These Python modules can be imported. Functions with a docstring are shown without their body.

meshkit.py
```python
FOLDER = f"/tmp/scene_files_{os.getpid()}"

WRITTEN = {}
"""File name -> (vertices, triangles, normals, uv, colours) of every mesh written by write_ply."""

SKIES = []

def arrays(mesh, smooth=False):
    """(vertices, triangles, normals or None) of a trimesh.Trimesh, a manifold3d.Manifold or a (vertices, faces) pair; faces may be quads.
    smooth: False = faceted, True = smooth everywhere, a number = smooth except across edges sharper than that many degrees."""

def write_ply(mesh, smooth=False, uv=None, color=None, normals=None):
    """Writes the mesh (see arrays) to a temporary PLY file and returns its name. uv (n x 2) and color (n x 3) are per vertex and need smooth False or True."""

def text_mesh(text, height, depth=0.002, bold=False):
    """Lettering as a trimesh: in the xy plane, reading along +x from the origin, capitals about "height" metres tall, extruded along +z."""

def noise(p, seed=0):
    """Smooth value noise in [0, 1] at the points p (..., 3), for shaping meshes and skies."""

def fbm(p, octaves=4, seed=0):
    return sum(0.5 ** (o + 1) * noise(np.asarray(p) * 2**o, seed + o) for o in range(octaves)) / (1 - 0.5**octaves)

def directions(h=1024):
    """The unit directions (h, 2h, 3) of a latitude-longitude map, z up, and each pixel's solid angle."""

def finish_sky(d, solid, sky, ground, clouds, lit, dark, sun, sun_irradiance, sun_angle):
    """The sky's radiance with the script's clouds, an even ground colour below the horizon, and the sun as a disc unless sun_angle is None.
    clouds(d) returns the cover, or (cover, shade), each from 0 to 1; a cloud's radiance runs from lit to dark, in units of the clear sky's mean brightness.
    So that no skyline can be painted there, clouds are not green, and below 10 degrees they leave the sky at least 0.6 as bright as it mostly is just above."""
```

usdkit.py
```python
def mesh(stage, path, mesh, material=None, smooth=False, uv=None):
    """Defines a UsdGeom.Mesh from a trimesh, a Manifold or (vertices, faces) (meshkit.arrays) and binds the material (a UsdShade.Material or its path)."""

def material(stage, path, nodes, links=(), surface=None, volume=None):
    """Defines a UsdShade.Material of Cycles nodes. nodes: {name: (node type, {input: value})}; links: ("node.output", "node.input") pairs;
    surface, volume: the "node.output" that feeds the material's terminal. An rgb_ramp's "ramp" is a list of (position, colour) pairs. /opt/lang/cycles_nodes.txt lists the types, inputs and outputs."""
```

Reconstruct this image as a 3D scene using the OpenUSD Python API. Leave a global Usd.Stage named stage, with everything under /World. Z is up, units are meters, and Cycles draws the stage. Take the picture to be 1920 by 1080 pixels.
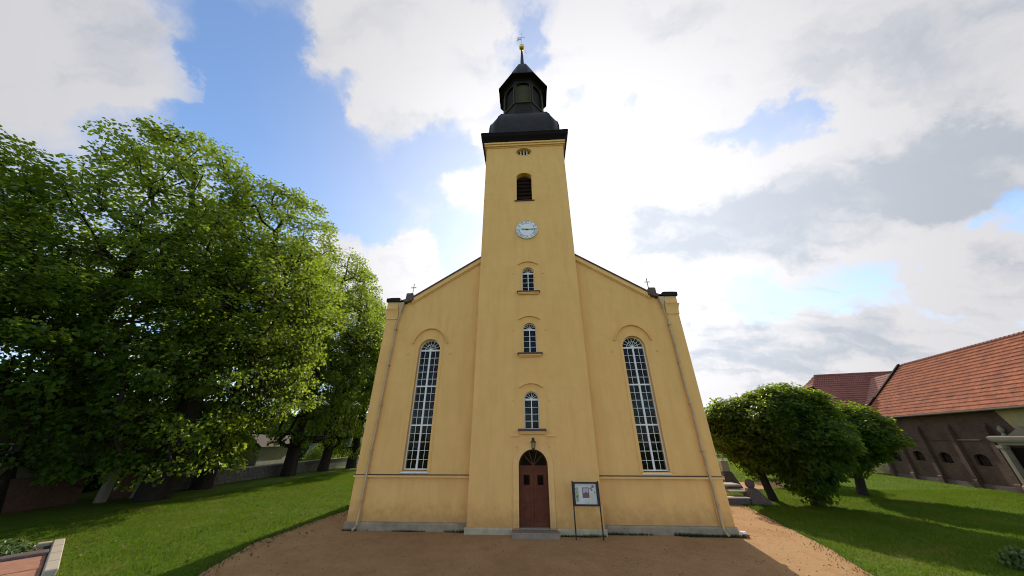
import math, random
import numpy as np, trimesh, usdkit, meshkit
from shapely import Polygon, Point, LineString, box as sbox, union_all, affinity
from pxr import Usd, UsdGeom, UsdLux, UsdShade, Gf, Sdf, Vt

stage = Usd.Stage.CreateInMemory()
UsdGeom.SetStageUpAxis(stage, UsdGeom.Tokens.z)
UsdGeom.Xform.Define(stage, '/World')
UsdGeom.Scope.Define(stage, '/World/Looks')

# ------------------------------------------------------------------ camera
PITCH, YAW, CAM = 0.46295, 0.05455, (-0.098, -16.80, 3.50)
cam = UsdGeom.Camera.Define(stage, '/World/camera')
cam.CreateHorizontalApertureAttr(36.0)
cam.CreateFocalLengthAttr(36.0 * 566.0 / 1920.0)
cam.CreateExposureAttr(0.4)
_f = np.array([-math.sin(YAW) * math.cos(PITCH), math.cos(YAW) * math.cos(PITCH), math.sin(PITCH)])
_r = np.array([math.cos(YAW), math.sin(YAW), 0.0])
_u = np.cross(_r, _f)
cam.AddTransformOp().Set(Gf.Matrix4d(*_r, 0, *_u, 0, *(-_f), 0, *CAM, 1))

# ------------------------------------------------------------------ sun and sky
SUN_EL, SUN_AZ = math.radians(31.5), math.radians(9.0)
sun = UsdLux.DistantLight.Define(stage, '/World/sun')
sun.CreateNormalizeAttr(True)
sun.CreateIntensityAttr(1.0)
sun.CreateAngleAttr(0.5)
sun.CreateColorAttr(Gf.Vec3f(1.0, 0.90, 0.76))
SD = np.array([math.sin(SUN_AZ) * math.cos(SUN_EL), math.cos(SUN_AZ) * math.cos(SUN_EL), math.sin(SUN_EL)])
_x = np.cross([0, 0, 1], SD); _x /= np.linalg.norm(_x); _y = np.cross(SD, _x)
sun.AddTransformOp().Set(Gf.Matrix4d(*_x, 0, *_y, 0, *SD, 0, 0, 0, 0, 1))

SKY_STRENGTH = 0.10
# cloud banks: azimuth (deg, clockwise from the church axis), elevation (deg), angular radius (deg), weight
BANKS = [
    (-76.4,35.6,5.5,1.00), (-71.9,36.4,5.5,1.00), (-71.6,30.0,4.8,0.90), (-67.6,37.3,3.5,0.90), (-63.9,39.0,2.1,0.90),
    (-61.9,40.3,1.2,0.80), (-73.2,40.2,4.6,0.80), (-52.5,59.7,4.4,0.95), (-38.3,61.7,7.2,0.95), (-21.8,61.2,6.9,0.95),
    (-31.5,54.9,5.3,0.90), (-38.3,50.9,2.8,0.90), (-19.0,67.8,5.9,0.90), (-48.6,54.9,3.2,0.70), (-16.4,44.1,3.5,0.80),
    (-11.2,45.3,3.2,0.80), (-11.2,52.4,2.4,0.70), (-38.3,31.3,3.4,0.95), (-32.9,27.2,3.4,0.80), (-25.9,31.0,4.1,1.00),
    (-24.8,33.6,3.2,0.80), (-28.7,25.2,5.4,1.00), (-22.0,27.3,3.8,0.70), (32.7,60.1,10.0,0.80), (20.5,48.7,11.6,0.90),
    (32.0,41.1,13.3,0.90), (41.4,49.8,8.1,0.60), (20.1,38.0,10.7,0.90), (56.3,45.0,10.8,0.90), (64.9,36.3,9.5,1.00),
    (57.0,35.6,8.3,0.50), (47.4,28.3,13.6,1.00), (59.3,26.2,9.1,1.00), (37.1,29.5,11.9,0.90), (18.5,30.7,11.9,0.90),
    (53.3,22.9,8.3,0.80), (57.9,15.3,3.5,1.00), (53.5,13.4,2.8,0.60), (46.2,19.4,2.1,0.80), (32.1,16.1,6.9,0.90),
    (39.4,11.5,5.8,1.00), (45.9,10.3,5.0,1.00), (49.9,9.4,3.9,0.80), (28.8,9.1,6.8,0.90), (39.9,7.8,7.4,0.90),
    (26.7,23.4,5.1,0.70), (55.5,9.8,2.9,0.50)
]
CLEAR = [
    (-58.4,45.9,9.9,1.00), (-47.2,37.5,10.6,1.00), (-65.8,49.5,3.0,0.60), (-22.4,47.9,6.9,0.90), (-34.2,38.9,6.7,0.80),
    (-15.3,35.9,6.7,0.80), (-16.2,24.0,4.9,0.30), (-6.9,66.8,1.8,0.30), (5.2,68.3,2.6,0.90), (5.3,64.1,1.9,0.80),
    (14.4,57.0,3.1,0.70), (29.0,55.0,2.6,0.60), (18.8,52.0,3.3,0.50), (46.1,49.7,2.2,0.70), (53.2,52.6,2.0,0.60),
    (47.4,40.4,4.8,1.10), (40.7,42.7,3.5,0.70), (51.4,39.4,3.0,0.60), (26.9,45.4,4.1,0.30), (62.2,36.6,2.3,0.40),
    (61.3,20.7,2.4,1.30), (59.3,20.8,1.3,0.60), (49.8,18.1,4.9,1.00), (40.4,18.2,5.4,1.00), (34.0,19.9,4.6,0.60),
    (36.6,16.8,2.1,0.40), (56.5,17.8,1.4,0.50)
]
GREYS = [
    (26.7,32.7,5.1,0.90), (33.0,30.0,4.8,0.90), (39.6,29.8,5.4,0.90), (46.1,29.8,5.1,0.90), (52.2,29.6,5.1,0.90),
    (57.0,27.9,4.9,1.00), (61.4,26.6,4.7,1.00), (64.5,25.9,3.5,0.90), (62.0,24.1,3.7,0.70), (51.6,24.6,3.3,0.50),
    (58.8,16.0,2.4,0.80), (38.3,13.6,3.4,0.60), (44.5,11.9,3.5,0.70), (48.2,10.4,3.1,0.70), (32.4,11.9,4.4,0.70),
    (39.3,9.3,4.4,0.60), (30.4,18.1,2.4,0.40), (-74.0,37.6,6.0,0.25), (41.7,58.8,5.0,0.30), (62.3,44.0,7.2,0.35),
    (66.6,35.7,6.1,0.45), (-29.3,28.0,3.6,0.40), (-17.9,64.9,4.2,0.25), (45.8,24.3,3.8,0.35)
]
def azel(a, e):
    a, e = math.radians(a), math.radians(e)
    return (math.sin(a) * math.cos(e), math.cos(a) * math.cos(e), math.sin(e))
def build_sky():
    N, L = {}, []
    N['tc'] = ('texture_coordinate', {})
    N['sk'] = ('sky_texture', {'sky_type': 'single_scattering', 'sun_disc': False, 'sun_elevation': SUN_EL, 'sun_rotation': SUN_AZ, 'aerosol_density': 0.6, 'air_density': 1.0, 'ozone_density': 2.0})
    N['skt'] = ('mix_color', {'blend_type': 'multiply', 'fac': 1.0, 'b': (1.45, 1.72, 1.95), 'use_clamp': False})
    L += [('sk.color', 'skt.a')]
    # wispy warp of the viewing direction
    N['wn'] = ('noise_texture', {'scale': 3.6, 'detail': 8.0, 'roughness': 0.62})
    N['ws'] = ('vector_math', {'math_type': 'subtract', 'vector2': (0.5, 0.5, 0.5)})
    N['wm'] = ('vector_math', {'math_type': 'scale', 'scale': 0.32})
    N['wd'] = ('vector_math', {'math_type': 'add'})
    L += [('tc.generated', 'wn.vector'), ('wn.color', 'ws.vector1'), ('ws.vector', 'wm.vector1'), ('wm.vector', 'wd.vector1'), ('tc.generated', 'wd.vector2')]
    def lobes(tag, rows):
        last = None
        for i, (a, e, rad, w) in enumerate(rows):
            k = f'{tag}{i}'
            N[k + 'd'] = ('vector_math', {'math_type': 'distance', 'vector2': azel(a, e)})
            r = 2 * math.sin(math.radians(rad) / 2)
            N[k + 'm'] = ('map_range', {'range_type': 'smoothstep', 'from_min': r * (1.4 if tag == 'b' else 1.5), 'from_max': r * (0.2 if tag == 'b' else 0.1), 'to_min': 0.0, 'to_max': float(w), 'clamp': True})
            L.append(('wd.vector', k + 'd.vector1')); L.append((k + 'd.value', k + 'm.value'))
            if last is None:
                last = k + 'm.result'
            else:
                N[k + 'a'] = ('math', {'math_type': 'add'})
                L.append((last, k + 'a.value1')); L.append((k + 'm.result', k + 'a.value2'))
                last = k + 'a.value'
        return last
    lb0, hb0, gb0 = lobes('b', BANKS), lobes('h', CLEAR), lobes('g', GREYS)
    for t_, src, mx in (('bc', lb0, 0.62), ('gc', gb0, 0.8), ('hc', hb0, 0.95)):
        N[t_] = ('math', {'math_type': 'minimum', 'value2': mx}); L.append((src, t_ + '.value1'))
    N['bh'] = ('math', {'math_type': 'subtract'}); L += [('bc.value', 'bh.value1'), ('hc.value', 'bh.value2')]
    lb, gb = 'bh.value', 'gc.value'
    # flat cloud layer coordinates: direction / (z + 0.3)
    N['sx'] = ('separate_xyz', {})
    N['zz'] = ('math', {'math_type': 'add', 'value2': 0.32})
    N['zc'] = ('math', {'math_type': 'maximum', 'value2': 0.12})
    N['iz'] = ('math', {'math_type': 'divide', 'value1': 1.0})
    N['pl'] = ('vector_math', {'math_type': 'scale'})
    L += [('tc.generated', 'sx.vector'), ('sx.z', 'zz.value1'), ('zz.value', 'zc.value1'), ('zc.value', 'iz.value2'), ('wd.vector', 'pl.vector1'), ('iz.value', 'pl.scale')]
    N['mp'] = ('mapping', {'rotation': (0, 0, 0.6), 'scale': (0.85, 2.1, 1.0)})
    N['n1'] = ('noise_texture', {'scale': 2.1, 'detail': 9.0, 'roughness': 0.56, 'distortion': 0.25})
    N['n2'] = ('noise_texture', {'scale': 4.6, 'detail': 7.0, 'roughness': 0.55})
    L += [('pl.vector', 'mp.vector'), ('mp.vector', 'n1.vector'), ('mp.vector', 'n2.vector')]
    N['na'] = ('math', {'math_type': 'multiply_add', 'value2': 1.5, 'value3': -0.30})
    N['cs'] = ('math', {'math_type': 'add'})
    N['cv'] = ('map_range', {'range_type': 'smoothstep', 'from_min': -0.08, 'from_max': 0.98, 'to_min': 0.07, 'to_max': 0.97, 'clamp': True})
    L += [('n1.fac', 'na.value1'), ('na.value', 'cs.value1'), (lb, 'cs.value2'), ('cs.value', 'cv.value')]
    # shade inside the cloud: thick parts and listed grey bellies
    N['ga'] = ('math', {'math_type': 'multiply_add', 'value2': 2.2, 'value3': -1.1})
    N['gs'] = ('math', {'math_type': 'add'})
    N['gv'] = ('map_range', {'range_type': 'smoothstep', 'from_min': 0.0, 'from_max': 1.0, 'to_min': 0.0, 'to_max': 1.0, 'clamp': True})
    L += [('n2.fac', 'ga.value1'), ('ga.value', 'gs.value1'), (gb, 'gs.value2'), ('gs.value', 'gv.value')]
    # forward scattering: clouds and air brighten towards the sun
    N['dt'] = ('vector_math', {'math_type': 'dot_product', 'vector2': tuple(SD)})
    N['fs'] = ('map_range', {'range_type': 'smoothstep', 'from_min': 0.55, 'from_max': 1.0, 'to_min': 0.0, 'to_max': 1.0, 'clamp': True})
    N['fp'] = ('math', {'math_type': 'power', 'value2': 2.0})
    N['fw'] = ('map_range', {'range_type': 'smoothstep', 'from_min': -0.3, 'from_max': 0.8, 'to_min': 1.0, 'to_max': 1.32, 'clamp': True})
    N['fm'] = ('math', {'math_type': 'multiply_add', 'value2': 0.75})
    L += [('tc.generated', 'dt.vector1'), ('dt.value', 'fs.value'), ('dt.value', 'fw.value'), ('fs.result', 'fp.value1'), ('fp.value', 'fm.value1'), ('fw.result', 'fm.value3')]
    N['cc'] = ('mix_color', {'blend_type': 'mix', 'a': (4.25, 4.20, 4.32), 'b': (2.85, 3.08, 3.45), 'use_clamp': False})
    N['cl'] = ('vector_math', {'math_type': 'scale'})
    L += [('gv.result', 'cc.fac'), ('cc.result', 'cl.vector1'), ('fm.value', 'cl.scale')]
    N['vl'] = ('math', {'math_type': 'multiply_add', 'value2': 0.45, 'use_clamp': True})
    L += [('fs.result', 'vl.value1'), ('cv.result', 'vl.value3')]
    N['mx'] = ('mix_color', {'blend_type': 'mix', 'use_clamp': False})
    L += [('vl.value', 'mx.fac'), ('skt.result', 'mx.a'), ('cl.vector', 'mx.b')]
    N['bg'] = ('background_shader', {'strength': SKY_STRENGTH})
    L += [('mx.result', 'bg.color')]
    return usdkit.material(stage, '/World/Looks/sky_air', N, L, surface='bg.background')
dome = UsdLux.DomeLight.Define(stage, '/World/sky')
UsdShade.MaterialBindingAPI.Apply(dome.GetPrim()).Bind(build_sky())
dome.GetPrim().SetCustomDataByKey('kind', 'structure')

# ------------------------------------------------------------------ helpers
RNG = np.random.default_rng(7)
used = {}
def numbered(parent, name):
    k = f'{parent}/{name}'
    n = used.get(k, 0); used[k] = n + 1
    return k if n == 0 else f'{k}_{n:03d}'
def tag(prim, label=None, cat=None, group=None, kind=None):
    for k, v in (('label', label), ('category', cat), ('group', group), ('kind', kind)):
        if v: prim.SetCustomDataByKey(k, v)
    return prim
LOC = {}
def thing(name, label, cat, loc=(0, 0, 0), group=None):
    p = numbered('/World', name)
    x = UsdGeom.Xform.Define(stage, p); x.AddTranslateOp().Set(Gf.Vec3d(*map(float, loc)))
    LOC[p] = np.array(loc, float)
    return tag(x.GetPrim(), label, cat, group)
def obj(name, mesh, mat, parent=None, smooth=False, label=None, kind=None):
    """One Mesh; the geometry is given in world coordinates."""
    pp = str(parent.GetPath()) if parent is not None else '/World'
    p = numbered(pp, name)
    if isinstance(mesh, list): mesh = trimesh.util.concatenate(mesh)
    v, f, n = meshkit.arrays(mesh, smooth)
    off = LOC.get(pp, np.zeros(3)); LOC[p] = off
    m = usdkit.mesh(stage, p, trimesh.Trimesh(v - off, f, process=False) if smooth is False else (v - off, f), mat, smooth=smooth)
    return tag(m.GetPrim(), label, None, None, kind)
def copy_of(src, name, loc, rotz, scale, label, cat, group=None):
    p = numbered('/World', name)
    x = UsdGeom.Xform.Define(stage, p)
    x.AddTranslateOp().Set(Gf.Vec3d(*map(float, loc))); x.AddRotateZOp().Set(float(rotz)); x.AddScaleOp().Set(Gf.Vec3f(*map(float, scale)))
    x.GetPrim().GetReferences().AddInternalReference(src.GetPath()); x.GetPrim().SetInstanceable(True)
    return tag(x.GetPrim(), label, cat, group)
def B(x0, x1, y0, y1, z0, z1):
    m = trimesh.creation.box([abs(x1 - x0), abs(y1 - y0), abs(z1 - z0)])
    m.apply_translation([(x0 + x1) / 2, (y0 + y1) / 2, (z0 + z1) / 2]); return m
def ext(poly, y0, y1):
    """Extrude a polygon drawn in the x-z plane from y0 to y1."""
    out = []
    for g in getattr(poly, 'geoms', [poly]):
        if g.is_empty or g.geom_type != 'Polygon' or g.area < 1e-6: continue
        m = trimesh.creation.extrude_polygon(g, y1 - y0, engine='earcut')
        v = np.array(m.vertices); v = np.stack([v[:, 0], y0 + v[:, 2], v[:, 1]], 1)
        out.append(trimesh.Trimesh(v, m.faces[:, ::-1], process=False))
    return trimesh.util.concatenate(out)
def extz(poly, z0, z1):
    out = []
    for g in getattr(poly, 'geoms', [poly]):
        m = trimesh.creation.extrude_polygon(g, z1 - z0, engine='earcut'); m.apply_translation([0, 0, z0]); out.append(m)
    return trimesh.util.concatenate(out)
def loft(rings, cap=True):
    """rings: list of (n x 3) arrays with equal n, counter-clockwise seen from above, going up."""
    n = len(rings[0]); v = np.vstack(rings); f = []
    for k in range(len(rings) - 1):
        for i in range(n):
            a, b = k * n + i, k * n + (i + 1) % n
            f += [[a, b, b + n], [a, b + n, a + n]]
    if cap:
        v = np.vstack([v, rings[0].mean(0), rings[-1].mean(0)]); c0, c1 = len(v) - 2, len(v) - 1; t = (len(rings) - 1) * n
        for i in range(n):
            f += [[c0, (i + 1) % n, i], [c1, t + i, t + (i + 1) % n]]
    return trimesh.Trimesh(v, np.array(f), process=False)
def tube(pts, rad, sides=8, cap=True):
    p = np.asarray(pts, float); r = np.broadcast_to(np.asarray(rad, float), (len(p),))
    t = np.gradient(p, axis=0); t /= np.linalg.norm(t, axis=1, keepdims=True) + 1e-12
    a = np.cross(t, np.where(np.abs(t[:, 2:]) < 0.9, [0, 0, 1.0], [1.0, 0, 0])); a /= np.linalg.norm(a, axis=1, keepdims=True) + 1e-12
    b = np.cross(t, a); an = np.arange(sides) * 2 * np.pi / sides
    rings = [p[k] + r[k] * (np.cos(an)[:, None] * a[k] + np.sin(an)[:, None] * b[k]) for k in range(len(p))]
    return loft(rings, cap)
def lathe(prof, cx=0, cy=0, seg=20):
    an = np.arange(seg) * 2 * np.pi / seg
    return loft([np.stack([cx + r * np.cos(an), cy + r * np.sin(an), np.full(seg, z)], 1) for r, z in prof])
def rbox(x0, x1, y0, y1, z0, z1, b=0.02):
    """Box with chamfered edges: hull of three nested boxes."""
    p = []
    for dx, dy, dz in ((b, b, 0), (b, 0, b), (0, b, b)):
        for x in (x0 + dx, x1 - dx):
            for y in (y0 + dy, y1 - dy):
                for z in (z0 + dz, z1 - dz): p.append((x, y, z))
    return trimesh.convex.convex_hull(np.array(p))
def arch(cx, hw, z0, zs, rise=None, n=24):
    """Opening outline: straight sides from z0 to zs, then an elliptical head."""
    rise = hw if rise is None else rise
    t = np.linspace(0, math.pi, n)
    return Polygon([(cx - hw, z0), (cx + hw, z0)] + [(cx + hw * math.cos(a), zs + rise * math.sin(a)) for a in t])

# ------------------------------------------------------------------ materials
def M(name, nodes, links, surface='p.BSDF', volume=None):
    return usdkit.material(stage, '/World/Looks/' + name, nodes, links, surface=surface, volume=volume)
def noisy(name, c1, c2, scale=3.0, rough=0.85, bump=0.0, bscale=40.0, detail=6.0, c3=None, scale3=0.5, spec=0.3, metal=0.0, island=0.0, bdist=0.02, cell=0.0):
    """Two-tone noise colour with optional large-scale third tone, bump and per-piece variation."""
    N = {'tc': ('geometry', {}), 'n': ('noise_texture', {'scale': scale, 'detail': detail, 'roughness': 0.6}),
         'r': ('rgb_ramp', {'ramp': [(0.3, c1), (0.7, c2)]}), 'p': ('principled_bsdf', {'roughness': rough, 'specular_ior_level': spec, 'metallic': metal})}
    L = [('tc.position', 'n.vector'), ('n.fac', 'r.fac')]
    out = 'r.color'
    if c3 is not None:
        N['n3'] = ('noise_texture', {'scale': scale3, 'detail': 5.0, 'roughness': 0.65}); N['m3'] = ('map_range', {'from_min': 0.45, 'from_max': 0.75, 'to_min': 0.0, 'to_max': 0.85, 'clamp': True})
        N['x3'] = ('mix_color', {'b': c3})
        L += [('tc.position', 'n3.vector'), ('n3.fac', 'm3.value'), ('m3.result', 'x3.fac'), (out, 'x3.a')]; out = 'x3.result'
    if island:
        N['mi'] = ('map_range', {'from_min': 0.0, 'from_max': 1.0, 'to_min': 1 - island, 'to_max': 1 + island})
        N['hv'] = ('hsv', {'hue': 0.5, 'saturation': 1.0, 'fac': 1.0})
        L += [('tc.random_per_island', 'mi.value'), ('mi.result', 'hv.value'), (out, 'hv.color')]; out = 'hv.color'
    if cell:
        N['vc'] = ('voronoi_texture', {'scale': cell}); N['vs'] = ('separate_color', {}); N['vm'] = ('map_range', {'to_min': 0.80, 'to_max': 1.14}); N['vh'] = ('hsv', {'hue': 0.5, 'saturation': 1.0, 'fac': 1.0})
        L += [('tc.position', 'vc.vector'), ('vc.color', 'vs.color'), ('vs.r', 'vm.value'), ('vm.result', 'vh.value'), (out, 'vh.color')]; out = 'vh.color'
    L.append((out, 'p.base_color'))
    if bump:
        N['nb'] = ('noise_texture', {'scale': bscale, 'detail': 5.0}); N['bp'] = ('bump', {'strength': bump, 'distance': bdist})
        L += [('tc.position', 'nb.vector'), ('nb.fac', 'bp.height'), ('bp.normal', 'p.normal')]
    return M(name, N, L)
def plain(name, c, rough=0.5, metal=0.0, spec=0.5, **k):
    return M(name, {'p': ('principled_bsdf', {'base_color': c, 'roughness': rough, 'metallic': metal, 'specular_ior_level': spec, **k})}, [])

# rendered plaster: warm yellow, faint vertical weather streaks and patches, trowel relief
def plaster(name, c1, c2, c3):
    N = {'g': ('geometry', {}), 'mp': ('mapping', {'scale': (1.0, 1.0, 0.16)}),
         'n': ('noise_texture', {'scale': 1.1, 'detail': 7.0, 'roughness': 0.62}), 'ns': ('noise_texture', {'scale': 2.3, 'detail': 6.0, 'roughness': 0.6}),
         'r': ('rgb_ramp', {'ramp': [(0.3, c1), (0.7, c2)]}), 'ms': ('map_range', {'from_min': 0.45, 'from_max': 0.8, 'to_min': 0.0, 'to_max': 0.8, 'clamp': True}),
         'x': ('mix_color', {'b': c3}), 'sz': ('separate_xyz', {}), 'nz': ('noise_texture', {'scale': 2.6, 'detail': 6.0, 'roughness': 0.7}), 'za': ('math', {'math_type': 'multiply_add', 'value2': -1.6}), 'zr': ('map_range', {'range_type': 'smoothstep', 'from_min': 0.35, 'from_max': -0.95, 'to_min': 0.0, 'to_max': 0.75, 'clamp': True}), 'x2': ('mix_color', {'b': tuple(q * f for q, f in zip(c3, (0.62, 0.60, 0.62)))}), 'nb': ('noise_texture', {'scale': 55.0, 'detail': 4.0}), 'nc': ('noise_texture', {'scale': 2.0, 'detail': 3.0}),
         'ad': ('math', {'math_type': 'multiply_add', 'value2': 5.0}), 'bp': ('bump', {'strength': 0.5, 'distance': 0.008}),
         'p': ('principled_bsdf', {'roughness': 0.92, 'specular_ior_level': 0.2})}
    L = [('g.position', 'n.vector'), ('n.fac', 'r.fac'), ('g.position', 'mp.vector'), ('mp.vector', 'ns.vector'), ('ns.fac', 'ms.value'), ('ms.result', 'x.fac'), ('r.color', 'x.a'), ('x.result', 'x2.a'), ('g.position', 'sz.vector'), ('g.position', 'nz.vector'), ('nz.fac', 'za.value1'), ('sz.z', 'za.value3'), ('za.value', 'zr.value'), ('zr.result', 'x2.fac'), ('x2.result', 'p.base_color'),
         ('g.position', 'nb.vector'), ('g.position', 'nc.vector'), ('nc.fac', 'ad.value1'), ('nb.fac', 'ad.value3'), ('ad.value', 'bp.height'), ('bp.normal', 'p.normal')]
    return M(name, N, L)
m_plaster = plaster('yellow_plaster', (0.76, 0.422, 0.136), (0.82, 0.468, 0.158), (0.68, 0.37, 0.120))
m_trim = plaster('yellow_trim', (0.77, 0.45, 0.160), (0.82, 0.49, 0.185), (0.70, 0.405, 0.146))
m_plinth = noisy('plinth_render', (0.24, 0.185, 0.115), (0.34, 0.265, 0.17), 2.5, 0.9, 0.5, 30, c3=(0.14, 0.13, 0.09), scale3=1.4)
m_towerplinth = noisy('tower_plinth_stone', (0.36, 0.29, 0.18), (0.46, 0.37, 0.23), 2.5, 0.9, 0.4, 30, c3=(0.24, 0.20, 0.13), scale3=1.6)
m_step = noisy('step_stone', (0.20, 0.155, 0.11), (0.27, 0.21, 0.155), 5, 0.85, 0.3, 40)
m_white = noisy('white_paint', (0.72, 0.69, 0.63), (0.82, 0.79, 0.72), 6, 0.5)
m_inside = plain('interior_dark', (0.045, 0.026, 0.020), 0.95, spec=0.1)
m_dark = noisy('dark_iron', (0.018, 0.016, 0.016), (0.035, 0.03, 0.028), 8, 0.5)
m_flash = noisy('brown_flashing', (0.07, 0.032, 0.022), (0.11, 0.052, 0.035), 5, 0.5)
m_door = noisy('door_paint', (0.095, 0.024, 0.010), (0.14, 0.038, 0.016), 3, 0.5, 0.15, 30, spec=0.2)
m_pipe = noisy('weathered_zinc', (0.48, 0.33, 0.17), (0.58, 0.42, 0.24), 4, 0.6, c3=(0.30, 0.21, 0.11), scale3=2.0)
m_gold = plain('gilding', (0.85, 0.60, 0.16), 0.22, 1.0)
m_kneel = noisy('weathered_stone', (0.07, 0.055, 0.045), (0.14, 0.11, 0.09), 6, 0.9, 0.4, 30)
# slate and sheet-metal tower roofing: dark, seams and streaks
m_slate = M('tower_slate', {'g': ('geometry', {}), 'b': ('brick_texture', {'color1': (0.011, 0.008, 0.007), 'color2': (0.020, 0.015, 0.013), 'mortar': (0.006, 0.006, 0.006), 'scale': 1.0, 'mortar_size': 0.012, 'brick_width': 0.34, 'row_height': 0.2}),
    'sp': ('separate_xyz', {}), 'ax': ('math', {'math_type': 'add'}), 'cb': ('combine_xyz', {}), 'bp': ('bump', {'strength': 0.4, 'distance': 0.02}),
    'p': ('principled_bsdf', {'roughness': 0.65, 'specular_ior_level': 0.15})},
    [('g.position', 'sp.vector'), ('sp.x', 'ax.value1'), ('sp.y', 'ax.value2'), ('ax.value', 'cb.x'), ('sp.z', 'cb.y'), ('cb.vector', 'b.vector'), ('b.color', 'p.base_color'), ('b.fac', 'bp.height'), ('bp.normal', 'p.normal')])
m_bulge = noisy('bell_roof_metal', (0.016, 0.012, 0.012), (0.034, 0.027, 0.027), 3, 0.55, 0.2, 4, metal=0.0, c3=(0.030, 0.032, 0.031), scale3=1.0, spec=0.14)
m_soffit = noisy('eave_boards', (0.008, 0.006, 0.005), (0.014, 0.010, 0.008), 6, 0.8, spec=0.05)
m_lantern = noisy('lantern_timber', (0.012, 0.009, 0.007), (0.022, 0.016, 0.011), 5, 0.7, spec=0.15)
m_ochre = noisy('lantern_ochre', (0.055, 0.045, 0.022), (0.08, 0.065, 0.032), 5, 0.7, spec=0.15)
m_glass = M('window_glass', {'t': ('transparent_bsdf', {'color': (0.80, 0.82, 0.80)}), 'g': ('glossy_bsdf', {'color': (0.9, 0.92, 0.95), 'roughness': 0.02}), 'f': ('layer_weight', {'blend': 0.5}), 'w': ('math', {'math_type': 'power', 'value2': 4.0}), 'h': ('math', {'math_type': 'multiply_add', 'value2': 0.5, 'value3': 0.010}), 'm': ('mix_closure', {})},
    [('f.facing', 'w.value1'), ('w.value', 'h.value1'), ('h.value', 'm.fac'), ('t.BSDF', 'm.closure1'), ('g.BSDF', 'm.closure2')], surface='m.closure')

m_clear = M('clear_cover', {'t': ('transparent_bsdf', {'color': (0.97, 0.97, 0.97)}), 'g': ('glossy_bsdf', {'color': (0.9, 0.9, 0.9), 'roughness': 0.05}), 'm': ('mix_closure', {'fac': 0.03})}, [('t.BSDF', 'm.closure1'), ('g.BSDF', 'm.closure2')], surface='m.closure')

# ------------------------------------------------------------------ ground
G = -0.22
def ground_mat(name, stops, scales, bump, bd, rough=1.0, spec=0.1, speck=0.0):
    N = {'g': ('geometry', {}), 'a': ('noise_texture', {'scale': scales[0], 'detail': 8.0, 'roughness': 0.65}), 'b': ('noise_texture', {'scale': scales[1], 'detail': 6.0, 'roughness': 0.7}),
         's': ('math', {'math_type': 'multiply_add', 'value2': 0.55}), 'h': ('math', {'math_type': 'multiply', 'value2': 0.45}), 'r': ('rgb_ramp', {'ramp': stops}),
         'f': ('noise_texture', {'scale': scales[2], 'detail': 5.0, 'roughness': 0.7}), 'bp': ('bump', {'strength': bump, 'distance': bd}), 'p': ('principled_bsdf', {'roughness': rough, 'specular_ior_level': spec})}
    L = [('g.position', 'a.vector'), ('g.position', 'b.vector'), ('g.position', 'f.vector'), ('a.fac', 's.value1'), ('b.fac', 'h.value1'), ('h.value', 's.value3'), ('s.value', 'r.fac'), ('f.fac', 'bp.height'), ('bp.normal', 'p.normal')]
    if speck:
        N['v'] = ('voronoi_texture', {'scale': 60.0}); N['sv'] = ('separate_color', {}); N['mv'] = ('map_range', {'to_min': 1 - speck, 'to_max': 1 + speck}); N['hv'] = ('hsv', {'hue': 0.5, 'saturation': 1.0, 'fac': 1.0})
        L += [('g.position', 'v.vector'), ('v.color', 'sv.color'), ('sv.r', 'mv.value'), ('mv.result', 'hv.value'), ('r.color', 'hv.color'), ('hv.color', 'p.base_color')]
    else: L.append(('r.color', 'p.base_color'))
    return M(name, N, L)
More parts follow.
